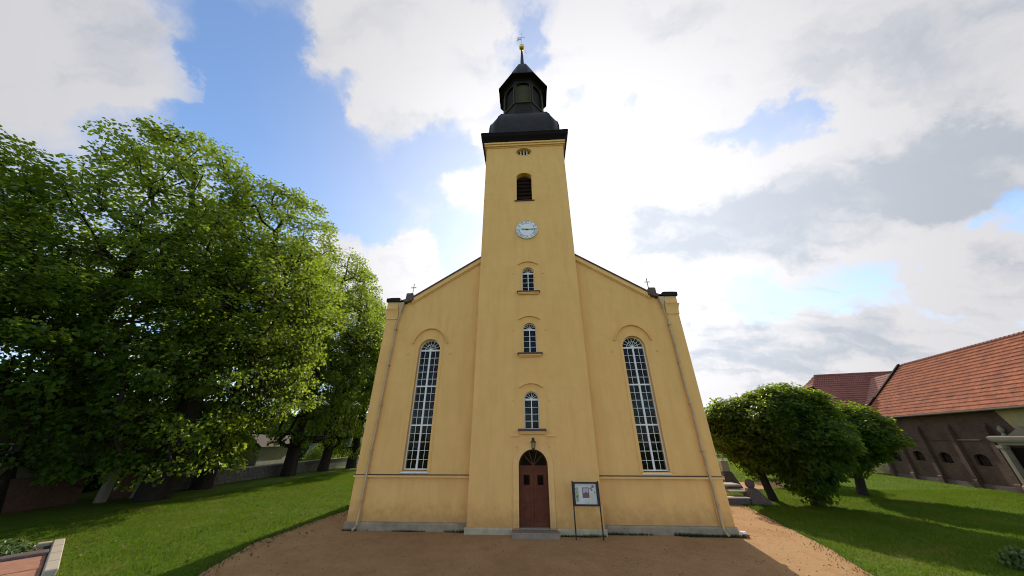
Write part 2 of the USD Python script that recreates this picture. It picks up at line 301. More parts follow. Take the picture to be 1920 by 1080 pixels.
m_lawn = ground_mat('lawn_turf', [(0.36, (0.060, 0.118, 0.009)), (0.48, (0.085, 0.148, 0.012)), (0.57, (0.125, 0.165, 0.018)), (0.68, (0.19, 0.16, 0.036))], (0.22, 3.0, 22.0), 1.0, 0.06)
m_sand = ground_mat('sandy_gravel', speck=0.2, stops=[(0.30, (0.29, 0.165, 0.074)), (0.46, (0.385, 0.222, 0.098)), (0.58, (0.45, 0.268, 0.124)), (0.72, (0.32, 0.20, 0.085))], scales=(0.30, 2.2, 45.0), bump=0.9, bd=0.03)
gp = 1500.0
lawn = trimesh.Trimesh([[-gp, -gp, G], [gp, -gp, G], [gp, gp, G], [-gp, gp, G]], [[0, 1, 2], [0, 2, 3]], process=False)
tag(obj('lawn', lawn, m_lawn), kind='structure')
def wob(pts, amp=0.14, step=0.35, seed=1):
    """Subdivide a polyline and give it an uneven edge."""
    out = []
    for (a, b) in zip(pts[:-1], pts[1:]):
        a, b = np.array(a, float), np.array(b, float); n = max(1, int(np.linalg.norm(b - a) / step)); d = (b - a) / (np.linalg.norm(b - a) + 1e-9)
        for i in range(n):
            p = a + (b - a) * i / n
            k = meshkit.fbm(np.array([[p[0] * 1.1, p[1] * 1.1, seed * 7.3]]), 4, seed)[0] - 0.5
            out.append(p + np.array([-d[1], d[0]]) * k * 2 * amp)
    out.append(np.array(pts[-1], float)); return [tuple(p) for p in out]
LEFT_EDGE = [(-9.2, -30.0), (-9.6, -10.0), (-10.3, -5.2), (-11.15, -2.3), (-11.1, 0.3), (-10.8, 4.1), (-10.4, 9.0), (-10.2, 14.0), (-9.9, 26.0)]
RIGHT_EDGE = [(9.0, 30.0), (11.4, 27.0), (13.0, 17.3), (18.0, 18.0), (24.0, 19.4), (25.6, 18.0), (22.5, 15.2), (15.2, 12.6), (13.7, 9.5), (13.0, 6.3), (11.75, 1.34), (11.04, -1.7), (10.14, -4.2), (8.6, -8.0), (7.5, -30.0)]
le, re_ = wob(LEFT_EDGE, 0.16, seed=1), wob(RIGHT_EDGE, 0.14, seed=2)
path_poly = Polygon(le + re_).buffer(0)
pm = trimesh.creation.triangulate_polygon(path_poly, engine='earcut')
pm = trimesh.Trimesh(np.c_[pm[0], np.full(len(pm[0]), G + 0.006)], pm[1], process=False)
if pm.face_normals[0][2] < 0: pm.invert()
tag(obj('sandy_path', pm, m_sand), kind='structure')

# ------------------------------------------------------------------ church
church = thing('church', 'tall yellow rendered village church with a dark-hooded clock tower and white arched windows', 'church', (0, 0, G))
SL = 0.673
def roofz(x): return 11.50 + (7.04 - abs(x)) * SL
XW, HWW, ZSILL, ZSPR = 5.76, 0.615, 2.10, 8.08
TX = 3.0     # half width of the tower
WINS = [(11.44, 12.74), (7.69, 9.06), (3.91, 5.31)]
for s in (-1, 1):
    pts = [(2.9, G - 0.4), (8.55, G - 0.4), (8.55, 10.9), (7.55, 10.95), (7.25, roofz(7.25) - 0.16), (2.9, roofz(2.9) - 0.16)]
    poly = Polygon([(s * x, z) for x, z in pts]).difference(arch(s * XW, HWW, ZSILL, ZSPR))
    obj('nave_front_wall', ext(poly, 0.0, 0.55), m_plaster, church)
    obj('nave_side_wall', B(s * 8.15, s * 8.55, 0.55, 24, G - 0.4, 10.3), m_plaster, church)
obj('nave_back_wall', ext(Polygon([(-8.15, G - 0.4), (8.15, G - 0.4), (8.15, 10.5), (0, 15.9), (-8.15, 10.5)]), 23.5, 23.95), m_plaster, church)
m_tile = None
def roof_slab(s, x0, x1, y0, y1, th=0.1, up=0.0):
    p = Polygon([(s * x0, roofz(x0) + up), (s * x1, roofz(x1) + up), (s * x1, roofz(x1) - th + up), (s * x0, roofz(x0) - th + up)])
    return ext(p, y0, y1)
m_naveroof = noisy('nave_roof_tiles', (0.10, 0.045, 0.03), (0.15, 0.07, 0.045), 6, 0.85, 0.4, 20)
for s in (-1, 1):
    obj('nave_roof', [roof_slab(s, 0.0, 8.85, 0.95, 24.3), roof_slab(s, 0.0, 7.38, -0.18, 0.95)], m_naveroof, church)
    # raking cornice under the roof edge
    p = Polygon([(s * 2.95, roofz(2.95) - 0.11), (s * 7.2, roofz(7.2) - 0.11), (s * 7.2, roofz(7.2) - 0.40), (s * 2.95, roofz(2.95) - 0.40)])
    q = Polygon([(s * 2.95, roofz(2.95) - 0.40), (s * 7.2, roofz(7.2) - 0.40), (s * 7.2, roofz(7.2) - 0.47), (s * 2.95, roofz(2.95) - 0.47)])
    obj('raking_cornice', [ext(p, -0.13, 0.02), ext(q, -0.06, 0.02)], m_trim, church)
    # kneeler block, valley flashing and small cross at the foot of the gable
    obj('kneeler_stone', [rbox(s * 7.20 if s < 0 else 7.20, s * 7.62 if s < 0 else 7.62, -0.16, 0.5, 11.18, 11.66, 0.05) if s > 0 else rbox(-7.62, -7.20, -0.16, 0.5, 11.18, 11.66, 0.05)], m_kneel, church)
    fl = Polygon([(s * 7.15, 11.36), (s * 8.0, 11.06), (s * 8.0, 10.98), (s * 7.5, 11.02), (s * 7.1, 11.16)])
    obj('valley_flashing', ext(fl, -0.24, 0.6), m_flash if s > 0 else m_kneel, church)
    cx = s * 7.26
    cr = [B(cx - .018, cx + .018, -.03, .006, 11.66, 12.30), B(cx - .13, cx + .13, -.028, .004, 12.06, 12.095)]
    for ox, oz in ((-.13, 12.078), (.13, 12.078), (0, 12.30)):
        cr.append(trimesh.creation.icosphere(1, 0.035)); cr[-1].apply_translation([cx + ox, -.012, oz])
    obj('gable_cross', cr, m_dark, church)
    # corner pilaster with corbelled head and dark cap
    xa, xb = sorted((s * 7.98, s * 8.62))
    obj('corner_pilaster', B(xa, xb, -0.07, 0.75, G - 0.2, 10.0), m_plaster, church)
    prof = [(0.07, 10.0), (0.08, 10.06), (0.10, 10.2), (0.15, 10.36), (0.22, 10.5), (0.26, 10.54)]
    rings = [np.array([[xa - d * 0.4, -d, z], [xb + d * 0.4, -d, z], [xb + d * 0.4, 0.8, z], [xa - d * 0.4, 0.8, z]]) for d, z in prof]
    obj('pilaster_corbel', [loft(rings), B(xa - .03, xb + .03, -0.115, 0.77, 9.94, 9.999)], m_trim, church, smooth=25)
    obj('pilaster_head', rbox(xa - 0.03, xb + 0.03, -0.20, 0.82, 10.575, 11.02, 0.012), m_trim, church)
    obj('pilaster_cap', [B(xa - 0.10, xb + 0.10, -0.30, 0.9, 11.02, 11.24), loft([np.array([[xa - .10, -.30, 11.24], [xb + .10, -.30, 11.24], [xb + .10, .9, 11.24], [xa - .10, .9, 11.24]]), np.array([[xa + .1, -.1, 11.36], [xb - .1, -.1, 11.36], [xb - .1, .7, 11.36], [xa + .1, .7, 11.36]])])], m_slate, church)
    # rain hopper and downpipe
    hx = s * 7.80
    obj('rain_hopper', loft([np.array([[hx - a, -0.14 - b, z], [hx + a, -0.14 - b, z], [hx + a, -0.14 + b, z], [hx - a, -0.14 + b, z]]) for a, b, z in ((.05, .05, 10.35), (.06, .06, 10.5), (.16, .10, 10.86), (.16, .10, 11.08))]), m_pipe, church)
    zs_ = np.linspace(10.4, 0.02, 30)
    px = [(hx + s * (0.10 + 0.018 * (10.4 - z)) + 0.012 * math.sin(z * 1.7) if z < 10.0 else hx, -0.13 + 0.012 * math.sin(z * 2.3), z) for z in zs_]
    px += [(px[-1][0] + s * 0.02, -0.20, -0.08), (px[-1][0] + s * 0.05, -0.34, -0.15)]
    dp = obj('downpipe', tube(px, 0.052, 10), m_pipe, church, smooth=40)
    for zc in (9.3, 7.2, 5.1, 3.0, 0.9):
        k = np.interp(zc, zs_[::-1], [p[0] for p in px[:30]][::-1])
        obj('pipe_bracket', B(k - 0.075, k + 0.075, -0.2, 0.01, zc - 0.02, zc + 0.02), m_pipe, dp)
    # plinth and string course
    xa, xb = sorted((s * 3.0, s * 8.68))
    pl = loft([np.array([[xa, -d, z], [xb, -d, z], [xb, 0.6, z], [xa, 0.6, z]]) for d, z in ((.13, G - .4), (.13, 0.03), (.085, 0.10))])
    obj('plinth', pl, m_plinth, church)
    xa, xb = sorted((s * 3.0, s * 8.70))
    obj('string_course', [B(xa, xb, -0.115, 0.01, 1.84, 1.93)], m_trim, church)
    obj('string_flashing', [loft([np.array([[xa, -d, z], [xb, -d, z], [xb, 0.005, z], [xa, 0.005, z]]) for d, z in ((.135, 1.930), (.135, 1.938), (.05, 1.965))])], m_flash, church)

# arched windows
def window(cx, hw, z0, zs, yf, cols, sections, rows, fan_out, fan_in, fw=0.055, mull=0.075, bar=0.018, seed=0):
    """Frame, glazing bars and every pane of one round-headed window whose face stands at y = yf."""
    rg = np.random.default_rng(seed)
    full = arch(cx, hw, z0, zs)
    inner = arch(cx, hw - fw, z0 + fw, zs)
    fr = full.difference(inner)
    solid = [fr, sbox(cx - mull / 2, z0 + fw, cx + mull / 2, zs), sbox(cx - hw + .01, zs - 0.05, cx + hw - .01, zs + 0.04)]
    lv = np.linspace(z0 + fw, zs - 0.05, sections + 1)
    for z in lv[1:-1]: solid.append(sbox(cx - hw + .01, z - 0.035, cx + hw - .01, z + 0.035))
    frame = union_all(solid)
    bars = []
    for k in range(sections):
        for z in np.linspace(lv[k], lv[k + 1], rows + 1)[1:-1]: bars.append(sbox(cx - hw + fw * .5, z - bar / 2, cx + hw - fw * .5, z + bar / 2))
    half = cols // 2
    for sd in (-1, 1):
        for j in range(1, half):
            xx = cx + sd * (mull / 2 + (hw - fw - mull / 2) * j / half); bars.append(sbox(xx - bar / 2, z0 + fw * .5, xx + bar / 2, zs))
    zc = zs + 0.03
    r1 = (hw - fw) * 0.55
    if fan_in:
        ring = Point(cx, zc).buffer(r1 + bar / 2, 32).difference(Point(cx, zc).buffer(r1 - bar / 2, 32)); bars.append(ring.intersection(sbox(cx - hw, zc, cx + hw, zc + hw)))
        for a in np.linspace(0, math.pi, fan_in + 1)[1:-1]: bars.append(LineString([(cx, zc), (cx + r1 * math.cos(a), zc + r1 * math.sin(a))]).buffer(bar / 2))
    hub = Point(cx, zc).buffer(0.06 if not fan_in else 0.09).intersection(sbox(cx - 1, zc, cx + 1, zc + 1)); bars.append(hub)
    for a in np.linspace(0, math.pi, fan_out + 1)[1:-1]:
        bars.append(LineString([(cx + (r1 if fan_in else 0.03) * math.cos(a), zc + (r1 if fan_in else 0.03) * math.sin(a)), (cx + (hw - fw * .5) * math.cos(a), zc + (hw - fw * .5) * math.sin(a))]).buffer(bar / 2))
    bars = union_all(bars).intersection(full).difference(frame.buffer(-0.001))
    w = obj('window', ext(frame, yf, yf + 0.075), m_white, church)
    for g in getattr(bars, 'geoms', [bars]):
        if g.area > 2e-4: obj('glazing_bar', ext(g, yf + 0.014, yf + 0.05), m_white, w)
    glass = inner.difference(frame).difference(bars)
    for g in sorted(getattr(glass, 'geoms', [glass]), key=lambda q: (-q.centroid.y, q.centroid.x)):
        if g.area < 4e-4: continue
        m = ext(g.buffer(0.006, join_style='mitre').simplify(0.002), yf + 0.030, yf + 0.034)
        c = m.vertices.mean(0); R = trimesh.transformations.euler_matrix(rg.normal(0, .008), 0, rg.normal(0, .008))
        m.vertices = (m.vertices - c) @ R[:3, :3].T + c
        obj('pane', m, m_glass, w)
    return w
for i, s in enumerate((-1, 1)):
    window(s * XW, HWW - 0.005, ZSILL + 0.03, ZSPR, 0.22, 4, 3, 5, 8, 7, fw=0.05, mull=0.09, bar=0.020, seed=i)
    obj('window_sill', loft([np.array([[s * XW - .68, y0, z], [s * XW + .68, y0, z], [s * XW + .68, .3, z], [s * XW - .68, .3, z]]) for y0, z in ((-.03, 2.01), (-.03, 2.05), (.22, 2.10))]), m_white, church)
    ri = arch(s * XW, 1.10, ZSPR - 0.05, ZSPR, 1.30).difference(arch(s * XW, 1.02, ZSPR - 0.1, ZSPR, 1.22)).intersection(sbox(-20, ZSPR + 0.35, 20, 12))
    ro = arch(s * XW, 1.02, ZSPR - 0.75, ZSPR, 1.22).difference(arch(s * XW, HWW + 0.16, ZSPR - 0.8, ZSPR, HWW + 0.16))
    obj('hood_mould', [ext(ri, -0.10, 0.01), ext(ri.buffer(-0.025), -0.12, -0.1)], m_trim, church)
    obj('arch_surround', ext(arch(s * XW, HWW + 0.15, ZSILL, ZSPR).difference(arch(s * XW, HWW, ZSILL - .1, ZSPR)), -0.022, 0.01), m_plaster, church)
    for dx in (-1.22, 1.22):
        obj('wall_anchor', [rbox(s * XW + dx - .05, s * XW + dx + .05, -0.035, 0.02, 7.78, 7.92, 0.015)], m_plaster, church)
# tower walls
louvre = arch(-0.11, 0.55, 18.62, 20.95, 0.36)
ocul = affinity.scale(Point(-0.07, 23.58).buffer(1.0, 24), 0.60, 0.40)
DOOR = arch(0.0, 0.68, G + 0.1, 2.37, 0.68)
tf = sbox(-TX, G - 0.4, TX, 24.25).difference(union_all([arch(0, 0.375, a, b) for a, b in WINS] + [louvre, ocul, DOOR]))
obj('tower_front_wall', ext(tf, -0.4, 0.15), m_plaster, church)
for s in (-1, 1): obj('tower_side_wall', B(s * 2.55, s * TX, 0.15, 5.6, G - 0.4, 24.25), m_plaster, church)
obj('tower_back_wall', B(-2.55, 2.55, 5.15, 5.6, 9.0, 24.25), m_plaster, church)
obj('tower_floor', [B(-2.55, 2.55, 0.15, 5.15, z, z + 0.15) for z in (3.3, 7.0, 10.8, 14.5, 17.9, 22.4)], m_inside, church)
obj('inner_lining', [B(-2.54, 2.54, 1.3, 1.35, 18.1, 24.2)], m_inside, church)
obj('tower_cornice', [B(-TX - d, TX + d, -0.4 - d, 5.6 + d, a, b) for d, a, b in ((0.05, 24.10, 24.19), (0.11, 24.26, 24.40), (0.19, 24.40, 24.56), (0.15, 24.19, 24.26))], m_trim, church)
for i, (a, b) in enumerate(WINS):
    window(0.0, 0.37, a + 0.02, b, -0.27, 2, 1, 4, 6, 0, fw=0.035, mull=0.05, bar=0.018, seed=20 + i)
    obj('window_sill', [loft([np.array([[-.68, y0, z], [.68, y0, z], [.68, -.26, z], [-.68, -.26, z]]) for y0, z in ((-.585, a - .075), (-.585, a - .035), (-.5, a + .03))])], m_flash, church)
    obj('sill_moulding', [B(-.62, .62, -.54, -.39, a - .15, a - .076), B(-.60, .60, -.49, -.39, a - .21, a - .151)], m_trim, church)
    zt = b + 0.375
    hd = Polygon([(x, zt + 0.46 - 0.55 * x * x) for x in np.linspace(-.62, .62, 17)] + [(x, zt + 0.40 - 0.55 * x * x) for x in np.linspace(.62, -.62, 17)])
    obj('hood_mould', [ext(hd, -0.48, -0.39)], m_trim, church)
    obj('arch_surround', ext(arch(0, 0.47, a, b).difference(arch(0, 0.375, a - .1, b)), -0.42, -0.39), m_plaster, church)
    for dx in (-0.92, 0.92): obj('wall_anchor', rbox(dx - .04, dx + .04, -0.43, -0.39, b - .1, b + .02, 0.012), m_plaster, church)
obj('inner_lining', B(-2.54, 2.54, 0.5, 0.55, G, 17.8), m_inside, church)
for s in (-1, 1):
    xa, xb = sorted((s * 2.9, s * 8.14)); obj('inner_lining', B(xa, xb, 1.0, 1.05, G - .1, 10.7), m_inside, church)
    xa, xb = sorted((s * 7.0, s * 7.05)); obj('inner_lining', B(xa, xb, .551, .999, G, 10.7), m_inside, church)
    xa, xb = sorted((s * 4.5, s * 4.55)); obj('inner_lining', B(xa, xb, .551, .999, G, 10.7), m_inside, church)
# belfry opening: boards and a sill
bf = [B(-0.8, 0.6, 0.02 + 0.0, 0.05, 18.5, 21.5)]
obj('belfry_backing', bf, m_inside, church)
for k in range(7):
    z = 18.66 + k * 0.36
    sl = trimesh.creation.box([1.08, 0.20, 0.025]); sl.apply_transform(trimesh.transformations.euler_matrix(0.75, 0, 0)); sl.apply_translation([-0.11, -0.10, z + .1])
    obj('louvre_slat', sl, m_soffit if k > 1 else m_dark, church)
obj('belfry_sill', rbox(-0.82, 0.60, -0.47, -0.1, 18.55, 18.62, 0.01), m_flash, church)
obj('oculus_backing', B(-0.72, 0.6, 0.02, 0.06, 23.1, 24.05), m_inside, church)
for dx in (-0.24, 0.0, 0.24):
    obj('oculus_bar', lathe([(.035, 23.15), (.05, 23.2), (.035, 23.3), (.055, 23.45), (.04, 23.6), (.04, 23.98)], -0.07 + dx, -0.16, 10), m_white, church, smooth=40)
obj('oculus_rim', ext(affinity.scale(Point(-0.07, 23.58).buffer(1.0, 24), 0.66, 0.46).difference(ocul), -0.425, -0.39), m_trim, church)
# plinth and step of the tower
for xa, xb in ((-3.08, -0.97), (0.97, 3.08)):
    obj('tower_plinth', loft([np.array([[xa, -.4 - d, z], [xb, -.4 - d, z], [xb, 0.2, z], [xa, 0.2, z]]) for d, z in ((.07, G - .3), (.07, -.02), (.03, .03))]), m_towerplinth, church)
obj('door_step', rbox(-0.98, 1.03, -0.95, -0.38, G - 0.1, -0.03, 0.02), m_step, church)
obj('door_threshold', B(-0.67, 0.67, -0.38, 0.1, G - .1, 0.02), m_step, church)
# door
ds = arch(0, 0.93, 0.03, 2.37, 0.93).difference(arch(0, 0.68, -.5, 2.37, 0.68))
obj('door_surround', [ext(ds, -0.445, -0.39), ext(arch(0, 0.76, 0.03, 2.37).difference(arch(0, 0.68, -.5, 2.37)), -0.46, -0.445)], m_trim, church)
lab = union_all([sbox(-1.08, 3.60, -0.66, 3.66), sbox(0.66, 3.60, 1.12, 3.66)])
for g in lab.geoms: obj('label_mould', ext(g, -0.45, -0.39), m_trim, church)
for dx in (-0.78, 0.80): obj('wall_anchor', rbox(dx - .05, dx + .05, -0.43, -0.39, 3.12, 3.24, 0.012), m_plaster, church)
dz = 2.30
dfr = DOOR.difference(arch(0, 0.62, -0.5, dz + 0.07, 0.62)).union(sbox(-.65, dz - .06, .65, dz + .06)).intersection(sbox(-1, 0.02, 1, 4))
door = obj('door', ext(dfr, -0.16, -0.06), m_door, church)
for s in (-1, 1):
    xa, xb = sorted((s * 0.006, s * 0.618))
    leaf = sbox(xa, 0.03, xb, dz - .062)
    wn = sbox(s * .32 - .14, 1.58, s * .32 + .14, 1.98); p1 = sbox(s * .315 - .19, 0.85, s * .315 + .19, 1.42); p2 = sbox(s * .315 - .19, 0.17, s * .315 + .19, 0.73)
    dl = obj('door_leaf', [ext(leaf.difference(union_all([wn, p1, p2])), -0.15, -0.10), ext(p1, -.132, -.11), ext(p2, -.132, -.11), ext(p1.buffer(-.06), -.142, -.131), ext(p2.buffer(-.06), -.142, -.131)], m_door, door)
    obj('door_pane', ext(wn, -0.128, -0.122), m_glass, door); 
    obj('door_pane_trim', ext(wn.buffer(.025, join_style='mitre').difference(wn), -0.16, -0.15), m_door, door)
obj('door_handle', [tube([(0.06, -.15, 1.02), (0.06, -.2, 1.02), (0.16, -.2, 1.02)], 0.012, 6)], m_dark, door)
fan = arch(0, 0.62, dz + 0.06, dz + 0.07, 0.62).difference(union_all([LineString([(0, dz), (0.8 * math.cos(a), dz + 0.8 * math.sin(a))]).buffer(0.018) for a in np.radians([45, 72, 108, 135])]))
for g in fan.geoms: obj('fanlight_pane', ext(g, -0.125, -0.119), m_glass, door)
obj('fanlight_bars', ext(union_all([LineString([(0, dz + .06), (0.63 * math.cos(a), dz + .06 + 0.63 * math.sin(a))]).buffer(0.017) for a in np.radians([45, 72, 108, 135])]).intersection(arch(0, .625, dz + .06, dz + .07, .625)), -0.14, -0.105), m_door, door)

# clock
m_dial = noisy('clock_dial', (0.74, 0.72, 0.68), (0.80, 0.78, 0.74), 3, 0.5)
m_black = plain('black_paint', (0.02, 0.02, 0.025), 0.5)
ZC, RC = 16.02, 0.74
clock = obj('clock', ext(Point(0, ZC).buffer(RC, 32), -0.46, -0.40), m_dial, church)
obj('clock_rim', ext(Point(0, ZC).buffer(RC + .012, 32).difference(Point(0, ZC).buffer(RC - .010, 32)), -0.468, -0.39), m_pipe, clock)
for k, tx in enumerate(['XII', 'I', 'II', 'III', 'IIII', 'V', 'VI', 'VII', 'VIII', 'IX', 'X', 'XI']):
    t = meshkit.text_mesh(tx, 0.19, 0.004); t.vertices -= [t.bounds.mean(0)[0], t.bounds.mean(0)[1], 0]
    v = np.array(t.vertices); v[:, 0] *= 0.72; a = -math.radians(30 * k)
    x, z = v[:, 0], v[:, 1] + RC * 0.78
    t.vertices = np.c_[x * math.cos(a) - z * math.sin(a), -0.461 - v[:, 2], x * math.sin(a) + z * math.cos(a) + ZC]
    obj('numeral', t, m_black, clock)
ticks = []
for k in range(60):
    a = math.radians(6 * k); b = B(-.006 if k % 5 else -.012, .006 if k % 5 else .012, -.463, -.4605, RC - .06, RC - .025)
    v = np.array(b.vertices); b.vertices = np.c_[v[:, 0] * math.cos(a) + v[:, 2] * math.sin(a), v[:, 1], -v[:, 0] * math.sin(a) + v[:, 2] * math.cos(a) + ZC]; ticks.append(b)
obj('minute_track', ticks, m_black, clock)
def hand(L, w, ang, y):
    p = Polygon([(-w, -.1), (w, -.1), (w * .8, L * .45), (w * 1.9, L * .62), (w * .7, L * .74), (0, L), (-w * .7, L * .74), (-w * 1.9, L * .62), (-w * .8, L * .45)])
    p = affinity.translate(affinity.rotate(p, -ang, origin=(0, 0)), 0, ZC); return ext(p, y - .008, y)
obj('hour_hand', hand(0.42, 0.030, 277, -.475), m_black, clock)
obj('minute_hand', hand(0.62, 0.022, 90, -.487), m_black, clock)
obj('hand_boss', ext(Point(0, ZC).buffer(.05), -.50, -.46), m_black, clock)

# tower roof
YC = 2.6
def sq(h, z, ch):
    c = h * ch
    return np.array([[h - c, -h, z], [h, -h + c, z], [h, h - c, z], [h - c, h, z], [-h + c, h, z], [-h, h - c, z], [-h, -h + c, z], [-h + c, -h, z]]) + [0, YC, 0]
def octo(A, z, n=8):
    R = A / math.cos(math.pi / 8); an = np.arange(8) * math.pi / 4 + math.pi / 8
    return np.stack([R * np.cos(an), YC + R * np.sin(an), np.full(8, z)], 1)
obj('tower_eave', [loft([sq(3.20, 24.56, .005), sq(3.25, 24.75, .005), sq(3.43, 24.98, .005), sq(3.45, 25.34, .005)])], m_soffit, church)
obj('tower_skirt_roof', loft([sq(3.47, 25.34, .005), sq(3.45, 25.42, .01), sq(3.12, 25.75, .12), sq(2.92, 26.2, .3)]), m_slate, church)
bell = obj('bell_roof', loft([sq(2.92, 26.0, .22), sq(2.97, 26.8, .23), sq(2.97, 27.6, .24), sq(2.90, 28.2, .26), sq(2.74, 28.7, .29), sq(2.48, 29.1, .34), sq(2.15, 29.35, .42), sq(1.9, 29.5, .5)]), m_bulge, church, smooth=35)
seams = []
for k in range(8):
    ring = [sq(2.93, 26.0, .22), sq(2.98, 26.8, .23), sq(2.98, 27.6, .24), sq(2.91, 28.2, .26), sq(2.75, 28.7, .29), sq(2.49, 29.1, .34), sq(2.16, 29.35, .42)]
    seams.append(tube([r[k] for r in ring], 0.035, 6))
for sm in seams: obj('hip_roll', sm, m_bulge, bell)
# open lantern: base drum, eight posts, arched heads
lz0, lz1, lz2 = 29.3, 31.4, 35.25
obj('lantern_base', loft([octo(1.93, lz0), octo(1.92, 30.6), octo(1.88, 30.7), octo(1.86, lz1)]), m_lantern, church)
obj('lantern_core', loft([octo(1.05, lz1), octo(1.05, lz2)]), m_inside, church)
for k in range(8):
    a = math.pi / 4 * k - math.pi / 2
    side = 2 * 1.86 * math.tan(math.pi / 8)
    w = sbox(-side / 2 - .002, lz1, side / 2 + .002, lz2).difference(arch(0, side / 2 - .13, lz1 + .25, lz2 - 0.95, 0.45))
    m = ext(w, -1.86, -1.72); v = np.array(m.vertices); b = a + math.pi / 2
    m.vertices = np.c_[v[:, 0] * math.cos(b) - v[:, 1] * math.sin(b), v[:, 0] * math.sin(b) + v[:, 1] * math.cos(b) + YC, v[:, 2]]
    lf = obj('lantern_face', m, m_lantern, church)
    tr = union_all([sbox(-side / 2 + .05, lz1 + .12, side / 2 - .05, lz1 + .25), sbox(-side / 2 + .06, lz1 + .25, -side / 2 + .13, lz2 - 1.0), sbox(side / 2 - .13, lz1 + .25, side / 2 - .06, lz2 - 1.0)])
    m = ext(tr, -1.96, -1.855); v = np.array(m.vertices)
    m.vertices = np.c_[v[:, 0] * math.cos(b) - v[:, 1] * math.sin(b), v[:, 0] * math.sin(b) + v[:, 1] * math.cos(b) + YC, v[:, 2]]
    obj('opening_trim', m, m_ochre, lf)
    m = ext(arch(0, side / 2 - .13, lz1 + .25, lz2 - 0.95, 0.45), -1.66, -1.63); v = np.array(m.vertices)
    m.vertices = np.c_[v[:, 0] * math.cos(b) - v[:, 1] * math.sin(b), v[:, 0] * math.sin(b) + v[:, 1] * math.cos(b) + YC, v[:, 2]]
    obj('sound_board', m, m_ochre if k == 0 else m_lantern, lf)
obj('hood_soffit', [loft([octo(1.88, lz2 - .15), octo(2.0, lz2), octo(2.42, lz2 + .08)])], m_soffit, church)
obj('hood_roof', loft([octo(2.45, lz2 + .08), octo(2.45, lz2 + .22), octo(2.0, 35.95), octo(1.55, 36.6), octo(1.28, 37.1), octo(1.15, 37.5)]), m_slate, church)
obj('hood_cap', loft([octo(1.22, 37.35), octo(1.32, 37.45), octo(1.32, 38.0), octo(1.26, 38.6), octo(1.12, 39.3), octo(.92, 39.9), octo(.68, 40.35), octo(.3, 40.5)]), m_bulge, church, smooth=30)
obj('spike', loft([octo(.27, 40.4), octo(.20, 41.8), octo(.13, 43.4), octo(.06, 45.0)]), m_bulge, church)
bl = trimesh.creation.icosphere(3, 0.34); bl.apply_translation([0, YC, 45.16])
obj('gilded_ball', bl, m_gold, church, smooth=True)
vane = [tube([(0, YC, 46.1), (0, YC, 49.0)], [.035, .015], 6), B(-.34, .34, YC - .012, YC + .012, 48.08, 48.14)]
vp = Polygon([(.04, 47.5), (.30, 47.55), (.62, 47.35), (.46, 47.72), (.62, 48.0), (.30, 47.85), (.04, 47.9)])
vane.append(ext(affinity.scale(vp, -1, 1, origin=(0, 0)), YC - .01, YC + .01))
vane.append(tube([(.25, YC - .1, 45.3), (.55, YC - .1, 44.2)], .03, 5))
for ox, oz in ((-.34, 48.11), (.34, 48.11), (0, 48.95)):
    b_ = trimesh.creation.icosphere(1, .06); b_.apply_translation([ox, YC, oz]); vane.append(b_)
for q_ in vane: q_.apply_translation([0, 0, -0.66])
obj('weather_vane', vane, m_gold, church)

# ------------------------------------------------------------------ lamp, notice board, small things by the church
lamp = thing('wall_lantern', 'small black iron lantern on the wall above the church door', 'lantern', (0.03, -0.4, 3.1))
def hexr(r, z, cx=0.03, cy=-0.66): 
    an = np.arange(6) * math.pi / 3; return np.stack([cx + r * np.cos(an), cy + r * np.sin(an), np.full(6, z)], 1)
obj('bracket', [tube([(0.03, -.40, 3.46), (0.03, -.55, 3.5), (0.03, -.66, 3.46)], .014, 6), rbox(-.03, .09, -.42, -.395, 3.38, 3.54, .01)], m_dark, lamp)
obj('lantern_roof', loft([hexr(.125, 3.33), hexr(.135, 3.35), hexr(.06, 3.43), hexr(.03, 3.45), hexr(.035, 3.48), hexr(.005, 3.55)]), m_dark, lamp)
obj('lantern_cage', [tube([tuple(hexr(.07, 3.1)[k]), tuple(hexr(.115, 3.33)[k])], .009, 4) for k in range(6)] + [loft([hexr(.03, 3.02), hexr(.075, 3.08), hexr(.075, 3.1)])], m_dark, lamp)
obj('lantern_glass', loft([hexr(.065, 3.1), hexr(.108, 3.33)], cap=False), m_glass, lamp)

brd = thing('notice_board', 'black framed notice board on two thin posts right of the church door', 'notice board', (2.23, -1.0, G))
obj('post', rbox(1.655, 1.705, -1.025, -.975, G - .1, 1.84, .006), m_dark, brd); obj('post', rbox(2.765, 2.815, -1.025, -.975, G - .1, 1.84, .006), m_dark, brd)
fr = sbox(1.706, .93, 2.764, 1.80).difference(sbox(1.775, .995, 2.695, 1.74))
obj('frame', [ext(fr, -1.05, -.97), B(1.74, 2.73, -.985, -.975, .96, 1.77)], m_dark, brd)
m_paper = M('poster_print', {'g': ('geometry', {}), 'n': ('noise_texture', {'scale': 2.6, 'detail': 5.0}), 'r': ('rgb_ramp', {'ramp': [(.3, (.50, .54, .36)), (.45, (.66, .64, .54)), (.6, (.76, .70, .66)), (.75, (.70, .60, .64))]}), 'p': ('principled_bsdf', {'roughness': .55})},
    [('g.position', 'n.vector'), ('n.fac', 'r.fac'), ('r.color', 'p.base_color')])
poster = obj('poster', B(1.776, 2.694, -.996, -.988, .996, 1.739), m_paper, brd)
m_ph1 = noisy('photo_building', (.13, .07, .055), (.25, .16, .12), 9, .5); m_ph2 = plain('photo_sky', (.45, .44, .50), .5); m_grn = plain('print_green', (.13, .20, .06), .6); m_prp = plain('print_flowers', (.24, .10, .15), .6); m_lgr = plain('print_pale_green', (.36, .44, .22), .6)
obj('photo_frame', ext(sbox(2.09, 1.22, 2.38, 1.60), -.999, -.996), m_ph1, poster)
